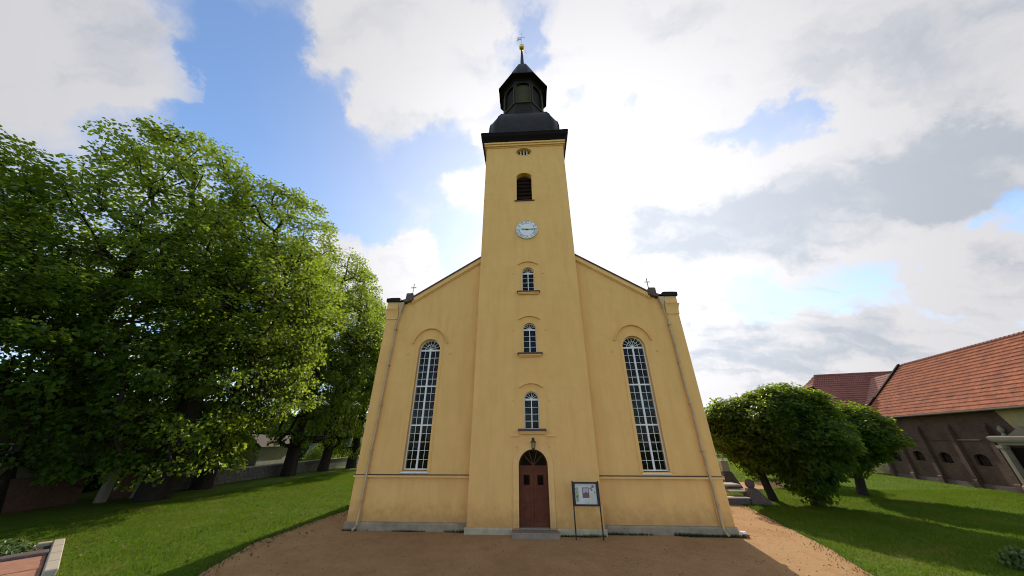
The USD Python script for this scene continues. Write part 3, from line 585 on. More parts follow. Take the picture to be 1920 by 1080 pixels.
obj('photo_sky', ext(sbox(2.12, 1.40, 2.35, 1.57), -1.001, -.999), m_ph2, poster)
obj('photo_house', ext(Polygon([(2.14, 1.25), (2.33, 1.25), (2.33, 1.36), (2.25, 1.45), (2.17, 1.37)]), -1.003, -1.001), m_ph1, poster)
rg = np.random.default_rng(5)
def splodge(cx, cz, r): return Polygon([(cx + r * (0.6 + .5 * rg.random()) * math.cos(a), cz + r * (0.6 + .5 * rg.random()) * math.sin(a)) for a in np.linspace(0, 2 * math.pi, 10)[:-1]])
bx_ = sbox(1.78, 1.0, 2.69, 1.735)
obj('printed_flowers', ext(union_all([splodge(2.47 + .13 * rg.random(), 1.66 - .05 * rg.random(), .04) for _ in range(4)] + [splodge(2.50, 1.50, .04), splodge(2.46, 1.56, .05)]).intersection(bx_), -.9985, -.996), m_prp, poster)
obj('printed_leaves', ext(union_all([splodge(1.83 + .06 * rg.random(), 1.2 + .1 * rg.random(), .03) for _ in range(5)] + [splodge(2.62, 1.42, .03)]).intersection(bx_), -.9985, -.996), m_grn, poster)
obj('printed_meadow', ext(union_all([splodge(1.87, 1.15 + .13 * k, .09) for k in range(4)]).intersection(bx_), -.9972, -.996), m_lgr, poster)
obj('glass_cover', B(1.776, 2.694, -1.022, -1.018, .996, 1.739), m_clear, brd)

stone = thing('drain_stone', 'small red and white stone lying at the right front corner of the church', 'stone', (8.86, -0.18, G))
obj('red_half', rbox(8.80, 9.0, -.30, -.08, G, G + .10, .02), noisy('red_stone', (.22, .05, .03), (.32, .09, .05), 9, .9), stone)
obj('white_half', rbox(8.72, 8.94, -.28, -.10, G + .101, G + .2, .03), m_white, stone)
# ------------------------------------------------------------------ trees
def leaf_mat(name, c1, c2, trans, tmix=0.45, rough=0.42, spec=0.3, dry=None):
    N = {'g': ('geometry', {}), 'r': ('rgb_ramp', {'ramp': [(0.0, c1), (1.0, c2)]}), 'p': ('principled_bsdf', {'roughness': rough, 'specular_ior_level': spec}),
         'hv': ('hsv', {'hue': 0.5, 'saturation': 1.0, 'fac': 1.0, 'color': trans}), 'mv': ('map_range', {'to_min': 0.7, 'to_max': 1.25}), 't': ('translucent_bsdf', {}), 'm': ('mix_closure', {'fac': tmix})}
    L = [('g.random_per_island', 'r.fac'), ('r.color', 'p.base_color'), ('g.random_per_island', 'mv.value'), ('mv.result', 'hv.value'), ('hv.color', 't.color'), ('p.BSDF', 'm.closure1'), ('t.BSDF', 'm.closure2')]
    if dry:
        L = [q for q in L if q[1] not in ('p.base_color', 't.color')]
        N['dn'] = ('noise_texture', {'scale': 0.45, 'detail': 7.0, 'roughness': 0.68}); N['dm'] = ('map_range', {'from_min': 0.50, 'from_max': 0.72, 'to_min': 0.0, 'to_max': 0.8, 'clamp': True})
        N['dx'] = ('mix_color', {'b': dry}); N['dt'] = ('mix_color', {'b': dry})
        L += [('g.position', 'dn.vector'), ('dn.fac', 'dm.value'), ('dm.result', 'dx.fac'), ('dm.result', 'dt.fac'), ('r.color', 'dx.a'), ('hv.color', 'dt.a'), ('dx.result', 'p.base_color'), ('dt.result', 't.color')]
    return M(name, N, L, surface='m.closure')
m_leafA = leaf_mat('maple_leaves', (0.036, 0.078, 0.007), (0.095, 0.145, 0.015), (0.50, 0.66, 0.045), 0.52)
m_leafB = leaf_mat('ball_tree_leaves', (0.018, 0.042, 0.004), (0.055, 0.095, 0.010), (0.46, 0.62, 0.04), 0.48)
m_leafH = leaf_mat('shrub_leaves', (0.03, 0.05, 0.012), (0.06, 0.085, 0.02), (0.10, 0.15, 0.02), 0.3)
m_leafP = leaf_mat('bright_leaves', (0.10, 0.16, 0.04), (0.16, 0.22, 0.06), (0.25, 0.32, 0.06), 0.3)
m_bark = noisy('bark', (0.013, 0.0095, 0.0065), (0.036, 0.027, 0.019), 7, 0.95, 0.9, 14, bdist=0.05)

def leaves_mesh(pos, nrm, axis, size, rg):
    """Folded kite-shaped leaves: 4 vertices and 2 triangles each."""
    n = len(pos)
    nrm = nrm / (np.linalg.norm(nrm, axis=1, keepdims=True) + 1e-9)
    axis = axis - nrm * (axis * nrm).sum(1, keepdims=True); axis /= np.linalg.norm(axis, axis=1, keepdims=True) + 1e-9
    side = np.cross(nrm, axis); s = size * rg.uniform(0.65, 1.25, (n, 1)); w = s * rg.uniform(0.36, 0.52, (n, 1))
    fold = s * rg.uniform(0.05, 0.2, (n, 1))
    v = np.stack([pos, pos + axis * s * .45 + side * w + nrm * fold, pos + axis * s - nrm * s * .12, pos + axis * s * .45 - side * w + nrm * fold], 1).reshape(-1, 3)
    i = np.arange(n)[:, None] * 4
    return v, np.vstack([np.hstack([i, i + 1, i + 2]), np.hstack([i, i + 2, i + 3])])

def grow(seed, base_h, top_h, env, nclump, dmin, per, clump_r, leaf, trunk_r, lean=(0, 0), shell=0.45, flat=0.65, root_flare=1.22, limb_min=0.012):
    """A tree at the origin: trunk and limbs reach every leaf clump; env(z, angle) is the crown's radius. Returns (wood mesh, leaf mesh)."""
    rg = np.random.default_rng(seed)
    zs_ = np.linspace(base_h, top_h, 60)
    th = np.linspace(0, 2 * np.pi, 24)
    rmax = max(env(z, a) for z in zs_ for a in th)
    C, tries = [], 0
    while len(C) < nclump and tries < nclump * 60:
        tries += 1
        z = rg.uniform(base_h, top_h); a = rg.uniform(0, 2 * np.pi); R = env(z, a)
        if R <= 0.05 or rg.random() > (R / rmax) ** 1.3 + 0.03: continue
        f = shell + (1 - shell) * math.sqrt(rg.random()) if rg.random() < 0.8 else rg.random() ** 0.5
        p = np.array([R * f * math.cos(a) + lean[0] * z, R * f * math.sin(a) + lean[1] * z, z])
        if C and np.min(np.linalg.norm(np.array(C) - p, axis=1)) < dmin: continue
        C.append(p)
    C = np.array(C)
    # skeleton
    ztr = base_h + 0.62 * (top_h - base_h)
    tz = np.linspace(0, ztr, 14); wand = np.cumsum(rg.normal(0, .045 * ztr / 14, (14, 2)), 0)
    nodes = [np.array([lean[0] * z + wand[i, 0], lean[1] * z + wand[i, 1], z]) for i, z in enumerate(tz)]; par = [-1] + list(range(13))
    zmin_att = max(base_h * 0.75, 1.2)
    order = np.argsort(np.linalg.norm(C[:, :2] - np.array(lean) * C[:, 2:], axis=1) + 0.25 * C[:, 2])
    tips = {}
    for ci in order:
        p = C[ci]; X = np.array(nodes); d = p - X; dist = np.linalg.norm(d, axis=1)
        cost = dist * (1.0 + 0.9 * np.clip(-d[:, 2] / (dist + 1e-6) - 0.15, 0, 1)) + 0.10 * np.arange(len(X) > 0) * 0
        cost = cost + 0.12 * np.linalg.norm(X[:, :2], axis=1)
        cost[X[:, 2] < zmin_att] += 50
        j = int(np.argmin(cost)); q = X[j]; n = max(2, int(dist[j] / 0.9)); last = j
        bow = np.array([0, 0, -0.10 * dist[j]]) + rg.normal(0, .05 * dist[j], 3)
        for k in range(1, n + 1):
            t = k / n; nodes.append(q + (p - q) * t + bow * math.sin(math.pi * t) + (rg.normal(0, .03, 3) if k < n else 0)); par.append(last); last = len(nodes) - 1
        tips[last] = ci
    cnt = np.zeros(len(nodes))
    for t in tips: cnt[t] += 1
    for i in range(len(nodes) - 1, 0, -1): cnt[par[i]] += cnt[i]
    X = np.array(nodes); rad = np.maximum(limb_min, trunk_r * (cnt / max(cnt[0], 1)) ** 0.52)
    rad[:14] = np.maximum(rad[:14], trunk_r * np.linspace(1, .35, 14))
    rad[0] *= root_flare; rad[1] *= 1 + (root_flare - 1) * .25
    V, F, o = [], [], 0
    child_first = {}
    for i in range(1, len(nodes)):
        a, b = X[par[i]], X[i]; ra, rb = (rad[par[i]] if i < 14 or par[i] >= 14 and par[i] == i - 1 else min(rad[par[i]], rad[i] * 1.25)), rad[i]
        sd = 12 if i < 14 else (6 if rb > 0.05 else 4)
        d = (b - a) / (np.linalg.norm(b - a) + 1e-9); u = np.cross(d, [0.31, 0.95, 0.05]); u /= np.linalg.norm(u); w = np.cross(d, u); an = np.arange(sd) * 2 * np.pi / sd
        ring = np.cos(an)[:, None] * u + np.sin(an)[:, None] * w
        b2 = b + d * rb * .35
        V += [a + ring * ra, b2 + ring * rb]; k = np.arange(sd); k2 = (k + 1) % sd
        F += [np.c_[o + k, o + k2, o + sd + k2], np.c_[o + k, o + sd + k2, o + sd + k]]; o += 2 * sd
    # leaves
    P, Nn, A = [], [], []
    for c in C:
        m = int(per * rg.uniform(0.6, 1.35)); cr = clump_r * rg.uniform(0.7, 1.25)
        q = rg.normal(0, 1, (m, 3)); q /= np.linalg.norm(q, axis=1, keepdims=True); rr = rg.random((m, 1)) ** 0.45
        off = q * rr * cr * [1, 1, flat]
        out = c - np.array([lean[0] * c[2], lean[1] * c[2], base_h + 0.35 * (top_h - base_h)]); out = out / (np.linalg.norm(out) + 1e-9)
        pos = c + off; pos[:, 2] -= 0.25 * (off[:, 0] ** 2 + off[:, 1] ** 2) / cr
        P.append(pos); Nn.append(np.array([0, 0, 0.9]) + 0.55 * out + rg.normal(0, .55, (m, 3))); A.append(q * [1, 1, .3] + 0.5 * out + [0, 0, -.45] + rg.normal(0, .4, (m, 3)))
        for _ in range(4):
            e = c + rg.uniform(-1, 1, 3) * cr * [.75, .75, .4]; d = e - c
            ring = np.array([[.012, 0, 0], [-.006, .01, 0], [-.006, -.01, 0]])
            V += [c + ring, e + ring * .4]; k = np.arange(3); k2 = (k + 1) % 3; F += [np.c_[o + k, o + k2, o + 3 + k2], np.c_[o + k, o + 3 + k2, o + 3 + k]]; o += 6
    v, f = leaves_mesh(np.vstack(P), np.vstack(Nn), np.vstack(A), leaf, rg)
    return trimesh.Trimesh(np.vstack(V), np.vstack(F), process=False), trimesh.Trimesh(v, f, process=False)

def put_tree(name, loc, meshes, mat, label, cat='tree', group=None):
    t = thing(name, label, cat, loc, group); LOC[str(t.GetPath())] = np.zeros(3)
    obj('trunk', meshes[0], m_bark, t, smooth=False); obj('crown', meshes[1], mat, t, kind='stuff')
    return t

def env_big(seed, r, z0, z1, pw=0.55, low=0.45):
    def f(z, a):
        t = (z - z0) / (z1 - z0)
        if t < 0 or t > 1: return 0
        prof = (min(1, (low + t / 0.38 * (1 - low))) if t < 0.38 else max(0, 1 - ((t - 0.38) / 0.62) ** 2.1) ** pw)
        k = meshkit.noise(np.array([[math.cos(a) * 1.4 + seed, math.sin(a) * 1.4, z * 0.28 + seed]]), seed)[0]
        return r * prof * (0.60 + 0.72 * k)
    return f
bigA = grow(11, 1.7, 27.5, env_big(3, 8.8, 1.7, 27.5, 0.55, 0.52), 620, 1.0, 88, 1.06, 0.26, 0.75, shell=0.5)
bigB = grow(23, 3.0, 25.0, env_big(8, 7.2, 3.0, 25.0, 0.6, 0.35), 380, 1.0, 92, 1.05, 0.26, 0.6, shell=0.5)
TA = put_tree('maple_tree', (-26.0, 6.6, G), bigA, m_leafA, 'huge maple with a thick dark trunk beside the pale gate posts', 'tree')
TB = put_tree('maple_tree', (-27.6, 11.6, G), bigB, m_leafA, 'tall maple whose trunk stands at the near end of the low grey wall', 'tree')
for loc, rz, sc, src, lab in [
    ((-33.5, -6.5, G), 140, (1.0, 1.0, 0.75), TA, 'broad maple at the left picture edge, nearest to the camera'),
    ((-30.2, 1.6, G), 320, (1.02, 1.02, 1.03), TA, 'broad maple in front of the dark outbuilding with the brown brick base'),
    ((-27.2, 21.3, G), 250, (1.06, 1.06, 1.17), TB, 'tall maple with a thick leaning trunk in front of the white outbuilding wall'),
    ((-26.8, 26.8, G), 75, (0.9, 0.9, 1.06), TB, 'slender maple between the white outbuilding and the pale house'),
    ((-25.6, 31.5, G), 190, (0.78, 0.78, 0.92), TA, 'maple nearest to the left corner of the church, in front of the pale house')]:
    copy_of(src, 'maple_tree', loc, rz, sc, lab, 'tree')
# round clipped trees on the right
def env_ball(seed, r, z0, zw, z1):
    def f(z, a):
        if z < z0 or z > z1: return 0
        t = (z - zw) / (z1 - zw) if z > zw else (zw - z) / (zw - z0)
        prof = math.sqrt(max(0, 1 - t ** 2.3)) if z > zw else max(0.17, (1 - t ** 1.15) ** 0.85)
        k = meshkit.noise(np.array([[math.cos(a) * 2 + seed, math.sin(a) * 2, z * 0.8 + seed]]), seed)[0]
        return r * prof * (0.78 + 0.40 * k)
    return f
ballB = grow(41, 0.45, 7.0, env_ball(2, 3.0, 0.35, 3.8, 7.0), 330, 0.42, 150, 0.60, 0.20, 0.22, shell=0.72, flat=0.75, lean=(0.02, -0.01))
ballA = grow(43, 1.7, 6.3, env_ball(5, 2.5, 1.7, 4.0, 6.3), 230, 0.45, 150, 0.60, 0.20, 0.24, shell=0.66, flat=0.75, lean=(-.13, .03))
RB = put_tree('round_tree', (17.5, 7.0, G), ballB, m_leafB, 'largest round clipped tree, its crown hanging down to the grass beside the sandy path', 'tree')
RA = put_tree('round_tree', (16.1, 8.6, G), ballA, m_leafB, 'round clipped tree with a bare dark trunk just behind the stone memorial', 'tree')
for loc, rz, sc, src, lab in [((24.3, 11.3, G), 100, (1.14, 1.14, 0.96), RA, 'round clipped tree standing alone in front of the dark brick barn wall'),
                              ((24.6, 24.0, G), 200, (1.25, 1.25, 1.25), RA, 'round tree farthest back, close behind the right corner of the church')]:
    copy_of(src, 'round_tree', loc, rz, sc, lab, 'tree')

# ------------------------------------------------------------------ barn on the right
BP, BT = np.array([40.14, 23.94]), np.array([-0.26685, -0.96374]); BN = np.array([0.96374, -0.26685])     # s towards the camera, n away from the church
def barn_xf(mesh):
    """local (s, n, z) -> world; the local frame is left-handed against x, y, so faces are flipped."""
    v = np.array(mesh.vertices); w = np.c_[BP[0] + BT[0] * v[:, 0] + BN[0] * v[:, 1], BP[1] + BT[1] * v[:, 0] + BN[1] * v[:, 1], v[:, 2]]
    det = BT[0] * BN[1] - BT[1] * BN[0]
    return trimesh.Trimesh(w, mesh.faces[:, ::-1] if det < 0 else mesh.faces, process=False)
m_brick = M('old_brick', {'g': ('geometry', {}), 'sp': ('separate_xyz', {}), 'mx': ('math', {'math_type': 'multiply', 'value2': -1.0377}), 'cb': ('combine_xyz', {}),
    'b': ('brick_texture', {'color1': (0.075, 0.040, 0.028), 'color2': (0.125, 0.066, 0.046), 'mortar': (0.13, 0.105, 0.08), 'scale': 1.0, 'mortar_size': 0.010, 'brick_width': 0.25, 'row_height': 0.075}),
    'n': ('noise_texture', {'scale': 0.8, 'detail': 7.0}), 'x': ('mix_color', {'blend_type': 'multiply', 'fac': 0.75}), 'r': ('rgb_ramp', {'ramp': [(.3, (.55, .5, .5)), (.7, (1.1, 1.05, 1.0))]}), 'bp': ('bump', {'strength': .5, 'distance': .012}), 'p': ('principled_bsdf', {'roughness': .92, 'specular_ior_level': .2})},
    [('g.position', 'sp.vector'), ('sp.y', 'mx.value1'), ('mx.value', 'cb.x'), ('sp.z', 'cb.y'), ('cb.vector', 'b.vector'), ('g.position', 'n.vector'), ('n.fac', 'r.fac'), ('b.color', 'x.a'), ('r.color', 'x.b'), ('x.result', 'p.base_color'), ('b.fac', 'bp.height'), ('bp.normal', 'p.normal')])
m_tile = noisy('red_clay_tiles', cell=4.2, c1=(0.33, 0.100, 0.042), c2=(0.50, 0.175, 0.080), scale=9, rough=0.85, bump=0.3, bscale=30, c3=(0.19, 0.07, 0.042), scale3=0.9)
m_tile2 = noisy('dark_red_tiles', (0.20, 0.07, 0.045), (0.29, 0.11, 0.075), 9, 0.85, 0.3, 30, c3=(0.16, 0.06, 0.045), scale3=0.6)
m_pale = noisy('pale_stone', (0.22, 0.185, 0.13), (0.29, 0.25, 0.18), 3, 0.85, 0.3, 30, c3=(0.16, 0.13, 0.095), scale3=1.5)
m_yel2 = plaster('barn_yellow_plaster', (0.36, 0.29, 0.14), (0.42, 0.34, 0.17), (0.30, 0.24, 0.12))
def tiled(p00, p10, p01, p11, course=0.45, wave=0.26, amp=0.022, lip=0.07, sub=4):
    """Pantile surface: p00-p10 the eave, p01-p11 the ridge (local coordinates); each course overlaps the one below with a real step."""
    p00, p10, p01, p11 = (np.array(p, float) for p in (p00, p10, p01, p11))
    L = np.linalg.norm(p10 - p00); H = np.linalg.norm((p01 + p11) / 2 - (p00 + p10) / 2); nc = max(2, int(H / course)); nu = max(4, int(L / wave) * sub)
    nrm = np.cross(p10 - p00, p01 - p00); nrm /= np.linalg.norm(nrm); nrm = nrm if nrm[2] > 0 else -nrm
    u = np.linspace(0, 1, nu + 1); wv = amp * np.sin(2 * np.pi * u * L / wave); V, F, o = [], [], 0
    rg = np.random.default_rng(int(L * 100))
    for c in range(nc):
        for e, h in ((c / nc, lip), ((c + 1.12) / nc, 0.0)):
            e = min(e, 1.0); a = p00 + (p01 - p00) * e; b = p10 + (p11 - p10) * e
            jit = np.repeat(rg.normal(0, .006, nu // sub + 2), sub)[:nu + 1]
            V.append(a + (b - a) * u[:, None] + nrm * (wv + h + jit)[:, None])
        e = c / nc; a = p00 + (p01 - p00) * e; b = p10 + (p11 - p10) * e; V.append(a + (b - a) * u[:, None] - nrm * 0.02)
        k = np.arange(nu); lo, hi, un = o, o + nu + 1, o + 2 * (nu + 1)
        F += [np.c_[lo + k, lo + k + 1, hi + k + 1], np.c_[lo + k, hi + k + 1, hi + k], np.c_[un + k, un + k + 1, lo + k + 1], np.c_[un + k, lo + k + 1, lo + k]]; o += 3 * (nu + 1)
    return trimesh.Trimesh(np.vstack(V), np.vstack(F), process=False)
barn = thing('barn', 'long dark brick barn under a bright red tiled roof', 'barn', (BP[0], BP[1], G))
S0, S1, DEP, ZE, ZR = -1.0, 27.0, 11.2, 5.72, 11.35
bwin = [(0.55, 1.75), (3.72, 1.95), (6.75, 1.92), (10.1, 1.9)]
holes = []
for s, z in bwin: holes.append(arch(s, 0.62, z - .42, z + .12, 0.32))
bw = sbox(S0 + .25, G - .3, S1, ZE).difference(union_all(holes))
obj('front_wall', barn_xf(ext(bw, 0.0, 0.5)), m_brick, barn)
obj('gable_wall', barn_xf(B(S0 + .25, S0 + .7, .5, DEP - .4, G - .3, ZE)), m_brick, barn)
gb_ = trimesh.Trimesh([[S0 + .25, .2, ZE], [S0 + .25, DEP - .2, ZE], [S0 + .25, DEP / 2, ZR - .35], [S0 + .7, .2, ZE], [S0 + .7, DEP - .2, ZE], [S0 + .7, DEP / 2, ZR - .35]], [[0, 2, 1], [3, 4, 5], [0, 3, 5], [0, 5, 2], [1, 2, 5], [1, 5, 4], [0, 1, 4], [0, 4, 3]], process=False)
obj('gable', barn_xf(gb_), m_brick, barn)
obj('rear_wall', barn_xf(B(S0 + .7, S1, DEP - .5, DEP, G - .3, ZE)), m_brick, barn)
for s, z in bwin:
    w = obj('window', barn_xf(ext(arch(s, .62, z - .42, z + .12, .32).difference(arch(s, .55, z - .36, z + .12, .26)), .20, .28)), m_soffit, barn)
    obj('window_bars', barn_xf(ext(union_all([sbox(s - .015, z - .4, s + .015, z + .4), sbox(s - .3, z - .4, s - .27, z + .35), sbox(s + .27, z - .4, s + .3, z + .35), sbox(s - .6, z - .02, s + .6, z + .01)]).intersection(arch(s, .6, z - .4, z + .12, .3)), .22, .25)), m_dark, w)
    obj('pane', barn_xf(ext(arch(s, .58, z - .38, z + .12, .29), .30, .31)), m_inside, w)
for k, s in enumerate((-0.7, 2.2, 5.45, 8.8, 12.1)):
    obj('pilaster', barn_xf(loft([np.array([[s - .2 - a, -.24 - b, z], [s - .2 - a, .02, z], [s + .2 + a, .02, z], [s + .2 + a, -.24 - b, z]]) for a, b, z in ((.05, .1, G - .2), (.05, .1, .35), (0, 0, .42), (0, 0, 4.3), (0, -.2, 4.65))])), m_brick, barn)
obj('wall_ledge', barn_xf(B(2.4, 5.24, -.07, .01, 3.37, 3.43)), m_brick, barn)
obj('wall_ledge', barn_xf(B(9.02, 11.05, -.10, .01, 3.37, 3.44)), m_pale, barn)
obj('wall_ledge', barn_xf(B(5.67, 8.58, -.07, .01, 3.37, 3.43)), m_brick, barn)
obj('wall_base', barn_xf(B(S0 + .2, 12.3, -.12, -.002, G - .2, .12)), m_kneel, barn)
sl_ = (ZR - ZE) / (DEP / 2 + .05)
ov = .55
obj('roof_tiles', barn_xf(tiled((S0 - .1, -ov, ZE + .2 - ov * sl_ + .25), (S1, -ov, ZE + .2 - ov * sl_ + .25), (S0 - .1, DEP / 2, ZR + .2), (S1, DEP / 2, ZR + .2))), m_tile, barn, kind='stuff')
obj('roof_deck', barn_xf(trimesh.Trimesh([[S0, -ov + .05, ZE + .33 - ov * sl_], [S1, -ov + .05, ZE + .33 - ov * sl_], [S1, DEP / 2, ZR + .1], [S0, DEP / 2, ZR + .1], [S0, DEP + .5, ZE - .25], [S1, DEP + .5, ZE - .25]], [[0, 1, 2], [0, 2, 3], [3, 2, 5], [3, 5, 4]], process=False)), m_tile2, barn)
for k in range(int((S1 - S0) / .38)):
    s = S0 + .38 * k
    t = tube([(s, DEP / 2, ZR + .20), (s + .42, DEP / 2, ZR + .235)], [.13, .16], 8); obj('ridge_tile', barn_xf(t), m_tile2, barn)
def beam(a, b, w, h):
    a, b = np.array(a, float), np.array(b, float); d = (b - a) / np.linalg.norm(b - a); u = np.cross([0, 0, 1.0], d); u = u / np.linalg.norm(u) if np.linalg.norm(u) > 1e-6 else np.array([1.0, 0, 0]); n = np.cross(d, u)
    rings = [np.array([p + u * sx * w / 2 + n * sy * h / 2 for sx, sy in ((1, 1), (-1, 1), (-1, -1), (1, -1))]) for p in (a, b)]
    return loft(rings)
obj('verge_board', barn_xf(beam((S0 - .2, -ov, ZE + .32 - ov * sl_), (S0 - .2, DEP / 2 + .1, ZR + .28), .3, .5)), m_soffit, barn)
obj('gutter', barn_xf(tube([(S0, -ov - .07, 5.55), (S1, -ov - .07, 5.55)], .075, 8)), m_kneel, barn)
# pale doorway at the near end
obj('plaster_panel', barn_xf(ext(Polygon([(13.6, 5.5), (20, 5.5), (20, G - .1), (17.2, G - .1), (17.2, 3.2), (14.2, 4.2)]), -.06, -.002)), m_yel2, barn)
portal = obj('door_portal', barn_xf(loft([np.array([[12.35 - a, -.3 - a, z], [12.35 - a, .02, z], [17.0 + a, .02, z], [17.0 + a, -.3 - a, z]]) for a, z in ((-.1, 3.05), (-.1, 3.2), (.05, 3.3), (.12, 3.42), (.15, 3.55), (.15, 3.62), (-.05, 3.72))])), m_pale, barn)
for s in (12.75, 16.4):
    obj('portal_pillar', barn_xf(loft([np.array([[s - a, -.22 - a, z], [s - a, .02, z], [s + a, .02, z], [s + a, -.22 - a, z]]) for a, z in ((.22, G), (.22, .3), (.15, .4), (.15, 2.75), (.22, 2.85), (.22, 3.05))])), m_pale, portal)
fin = lathe([(.16, 3.70), (.12, 3.8), (.07, 3.9), (.16, 4.02), (.18, 4.14), (.12, 4.28), (.03, 4.42)], 13.3, -.15, 12)
obj('finial', barn_xf(fin), m_pale, portal)
pd = Polygon([(13.6, 3.7), (16.0, 3.7), (14.8, 4.3)]); obj('pediment', barn_xf(ext(pd, -.25, .01)), m_pale, portal)
obj('barn_door', barn_xf(B(13.0, 16.15, -.05, -.003, G - .1, 2.9)), m_soffit, barn)

# wing with its ridge square to the barn
wing = thing('farmhouse', 'farm building with a dark red tiled half-hipped roof and pale yellow gable beyond the barn', 'farmhouse', (BP[0] + BT[0] * -7.5, BP[1] + BT[1] * -7.5, G))
WS, WZ, WH = -7.5, 11.75, 6.3
n0, n1 = -0.2, 22.0
sw = (WZ - 5.6) / WH
obj('house_walls', barn_xf(B(WS - WH + .4, WS + WH - .9, n0 + 1.2, n1, G - .2, 5.4)), m_yel2, wing)
hipz, hipn = 10.1, -1.7
gy = Polygon([(WS - WH + .4, 5.4), (WS + WH - .9, 5.4), (WS + (WZ - hipz) / sw, hipz - .25), (WS - (WZ - hipz) / sw, hipz - .25)])
def ext_s(poly, a, b):      # polygon in (s, z), extruded along n
    return ext(poly, a, b)
obj('house_gable', barn_xf(ext_s(gy, n0 - .6, n0 - .3 + 1.5)), m_yel2, wing)
hw_ = (WZ - hipz) / sw
rt = tiled((WS + WH, hipn, 5.6), (WS + WH, n1, 5.6), (WS + hw_, hipn, hipz), (WS + hw_, n1, hipz), course=.42)
rt2 = tiled((WS + hw_, hipn, hipz), (WS + hw_, n1, hipz), (WS + .02, n0, WZ), (WS + .02, n1, WZ), course=.42)
obj('roof_tiles', barn_xf(trimesh.util.concatenate([rt, rt2])), m_tile2, wing, kind='stuff')
obj('far_roof_slope', barn_xf(trimesh.Trimesh([[WS, n0, WZ], [WS, n1, WZ], [WS - hw_, n1, hipz], [WS - hw_, hipn, hipz], [WS - WH, hipn, 5.6], [WS - WH, n1, 5.6]], [[0, 1, 2], [0, 2, 3], [3, 2, 5], [3, 5, 4]], process=False)), m_tile2, wing)
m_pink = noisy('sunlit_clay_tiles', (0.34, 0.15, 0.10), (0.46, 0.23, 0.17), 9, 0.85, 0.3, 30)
obj('half_hip', barn_xf(tiled((WS - hw_, hipn, hipz), (WS + hw_, hipn, hipz), (WS - .05, n0, WZ), (WS + .05, n0, WZ), course=.4)), m_pink, wing, kind='stuff')
obj('ridge_tiles', barn_xf(tube([(WS, n0, WZ + .06), (WS, n1, WZ + .06)], .15, 6)), m_tile2, wing)
obj('connecting_roof', barn_xf(tiled((WS + .8, -.4, ZE - .1), (S0 - .25, -.4, ZE - .1), (WS + .8, DEP / 2, ZR - .35), (S0 - .25, DEP / 2, ZR - .35))), m_pink, wing, kind='stuff')
obj('eave_fascia', barn_xf(beam((WS - hw_ - .1, hipn - .02, hipz - .06), (WS + hw_ + .1, hipn - .02, hipz - .06), .08, .16)), m_soffit, wing)

# ------------------------------------------------------------------ memorial and gravestone right of the church
m_mem = noisy('dark_memorial_stone', (0.07, 0.052, 0.045), (0.13, 0.10, 0.085), 5, 0.85, 0.4, 25)
m_slab = noisy('pale_slab_stone', (0.34, 0.29, 0.22), (0.44, 0.38, 0.29), 4, 0.85, 0.3, 30)
mem = thing('stone_memorial', 'dark sloping stone memorial with a stone ball on top, right of the church', 'memorial', (14.35, 7.4, G))
def rough(m, amp, seed, fr=2.2):
    m = m.subdivide().subdivide(); v = np.array(m.vertices); d = v - v.mean(0); d /= np.linalg.norm(d, axis=1, keepdims=True) + 1e-9
    m.vertices = v + d * ((meshkit.fbm(v * fr, 3, seed) - .5) * 2 * amp)[:, None]; return m
body = trimesh.convex.convex_hull(np.array([(13.75, 7.05, G - .1), (15.0, 6.75, G - .1), (14.95, 7.9, G - .1), (13.7, 8.2, G - .1), (13.95, 7.35, .62), (14.45, 7.3, .62), (14.5, 7.7, .60), (13.98, 7.75, .6)]))
obj('base', rough(body, .05, 3), m_mem, mem, smooth=30)
bl = trimesh.creation.icosphere(3, 0.27); bl.apply_translation([14.2, 7.5, 0.84]); obj('stone_ball', rough(bl, .01, 2) if False else bl, m_mem, mem, smooth=True)
obj('shelf_slab', rbox(12.9, 14.95, 7.6, 8.5, .36, .46, .02), m_slab, mem)
obj('shelf_slab', rbox(12.4, 14.1, 8.3, 9.4, .60, .72, .02), m_slab, mem)
obj('low_block', rbox(12.2, 13.65, 7.0, 8.0, G - .05, .10, .03), m_mem, mem)
obj('low_block_cap', rbox(12.15, 13.7, 6.95, 8.05, .101, .17, .02), m_slab, mem)
gs = thing('gravestone', 'pale headstone on a dark plinth behind the memorial', 'gravestone', (16.45, 14.1, G))
obj('headstone', [rbox(16.15, 16.75, 13.95, 14.25, 1.0, 1.82, .03)], m_slab, gs)
obj('plinth', rough(trimesh.convex.convex_hull(np.array([(15.9, 13.6, G - .1), (17.3, 13.6, G - .1), (17.3, 14.7, G - .1), (15.9, 14.7, G - .1), (16.1, 13.9, 1.0), (16.8, 13.9, 1.0), (16.8, 14.3, 1.0), (16.1, 14.3, 1.0)])), .03, 9), m_mem, gs)
obj('finial', [lathe([(.05, 1.82), (.03, 1.95), (.09, 2.02), (.10, 2.1), (.05, 2.2), (.02, 2.3)], 16.45, 14.1, 10)], m_slab, gs, smooth=40)

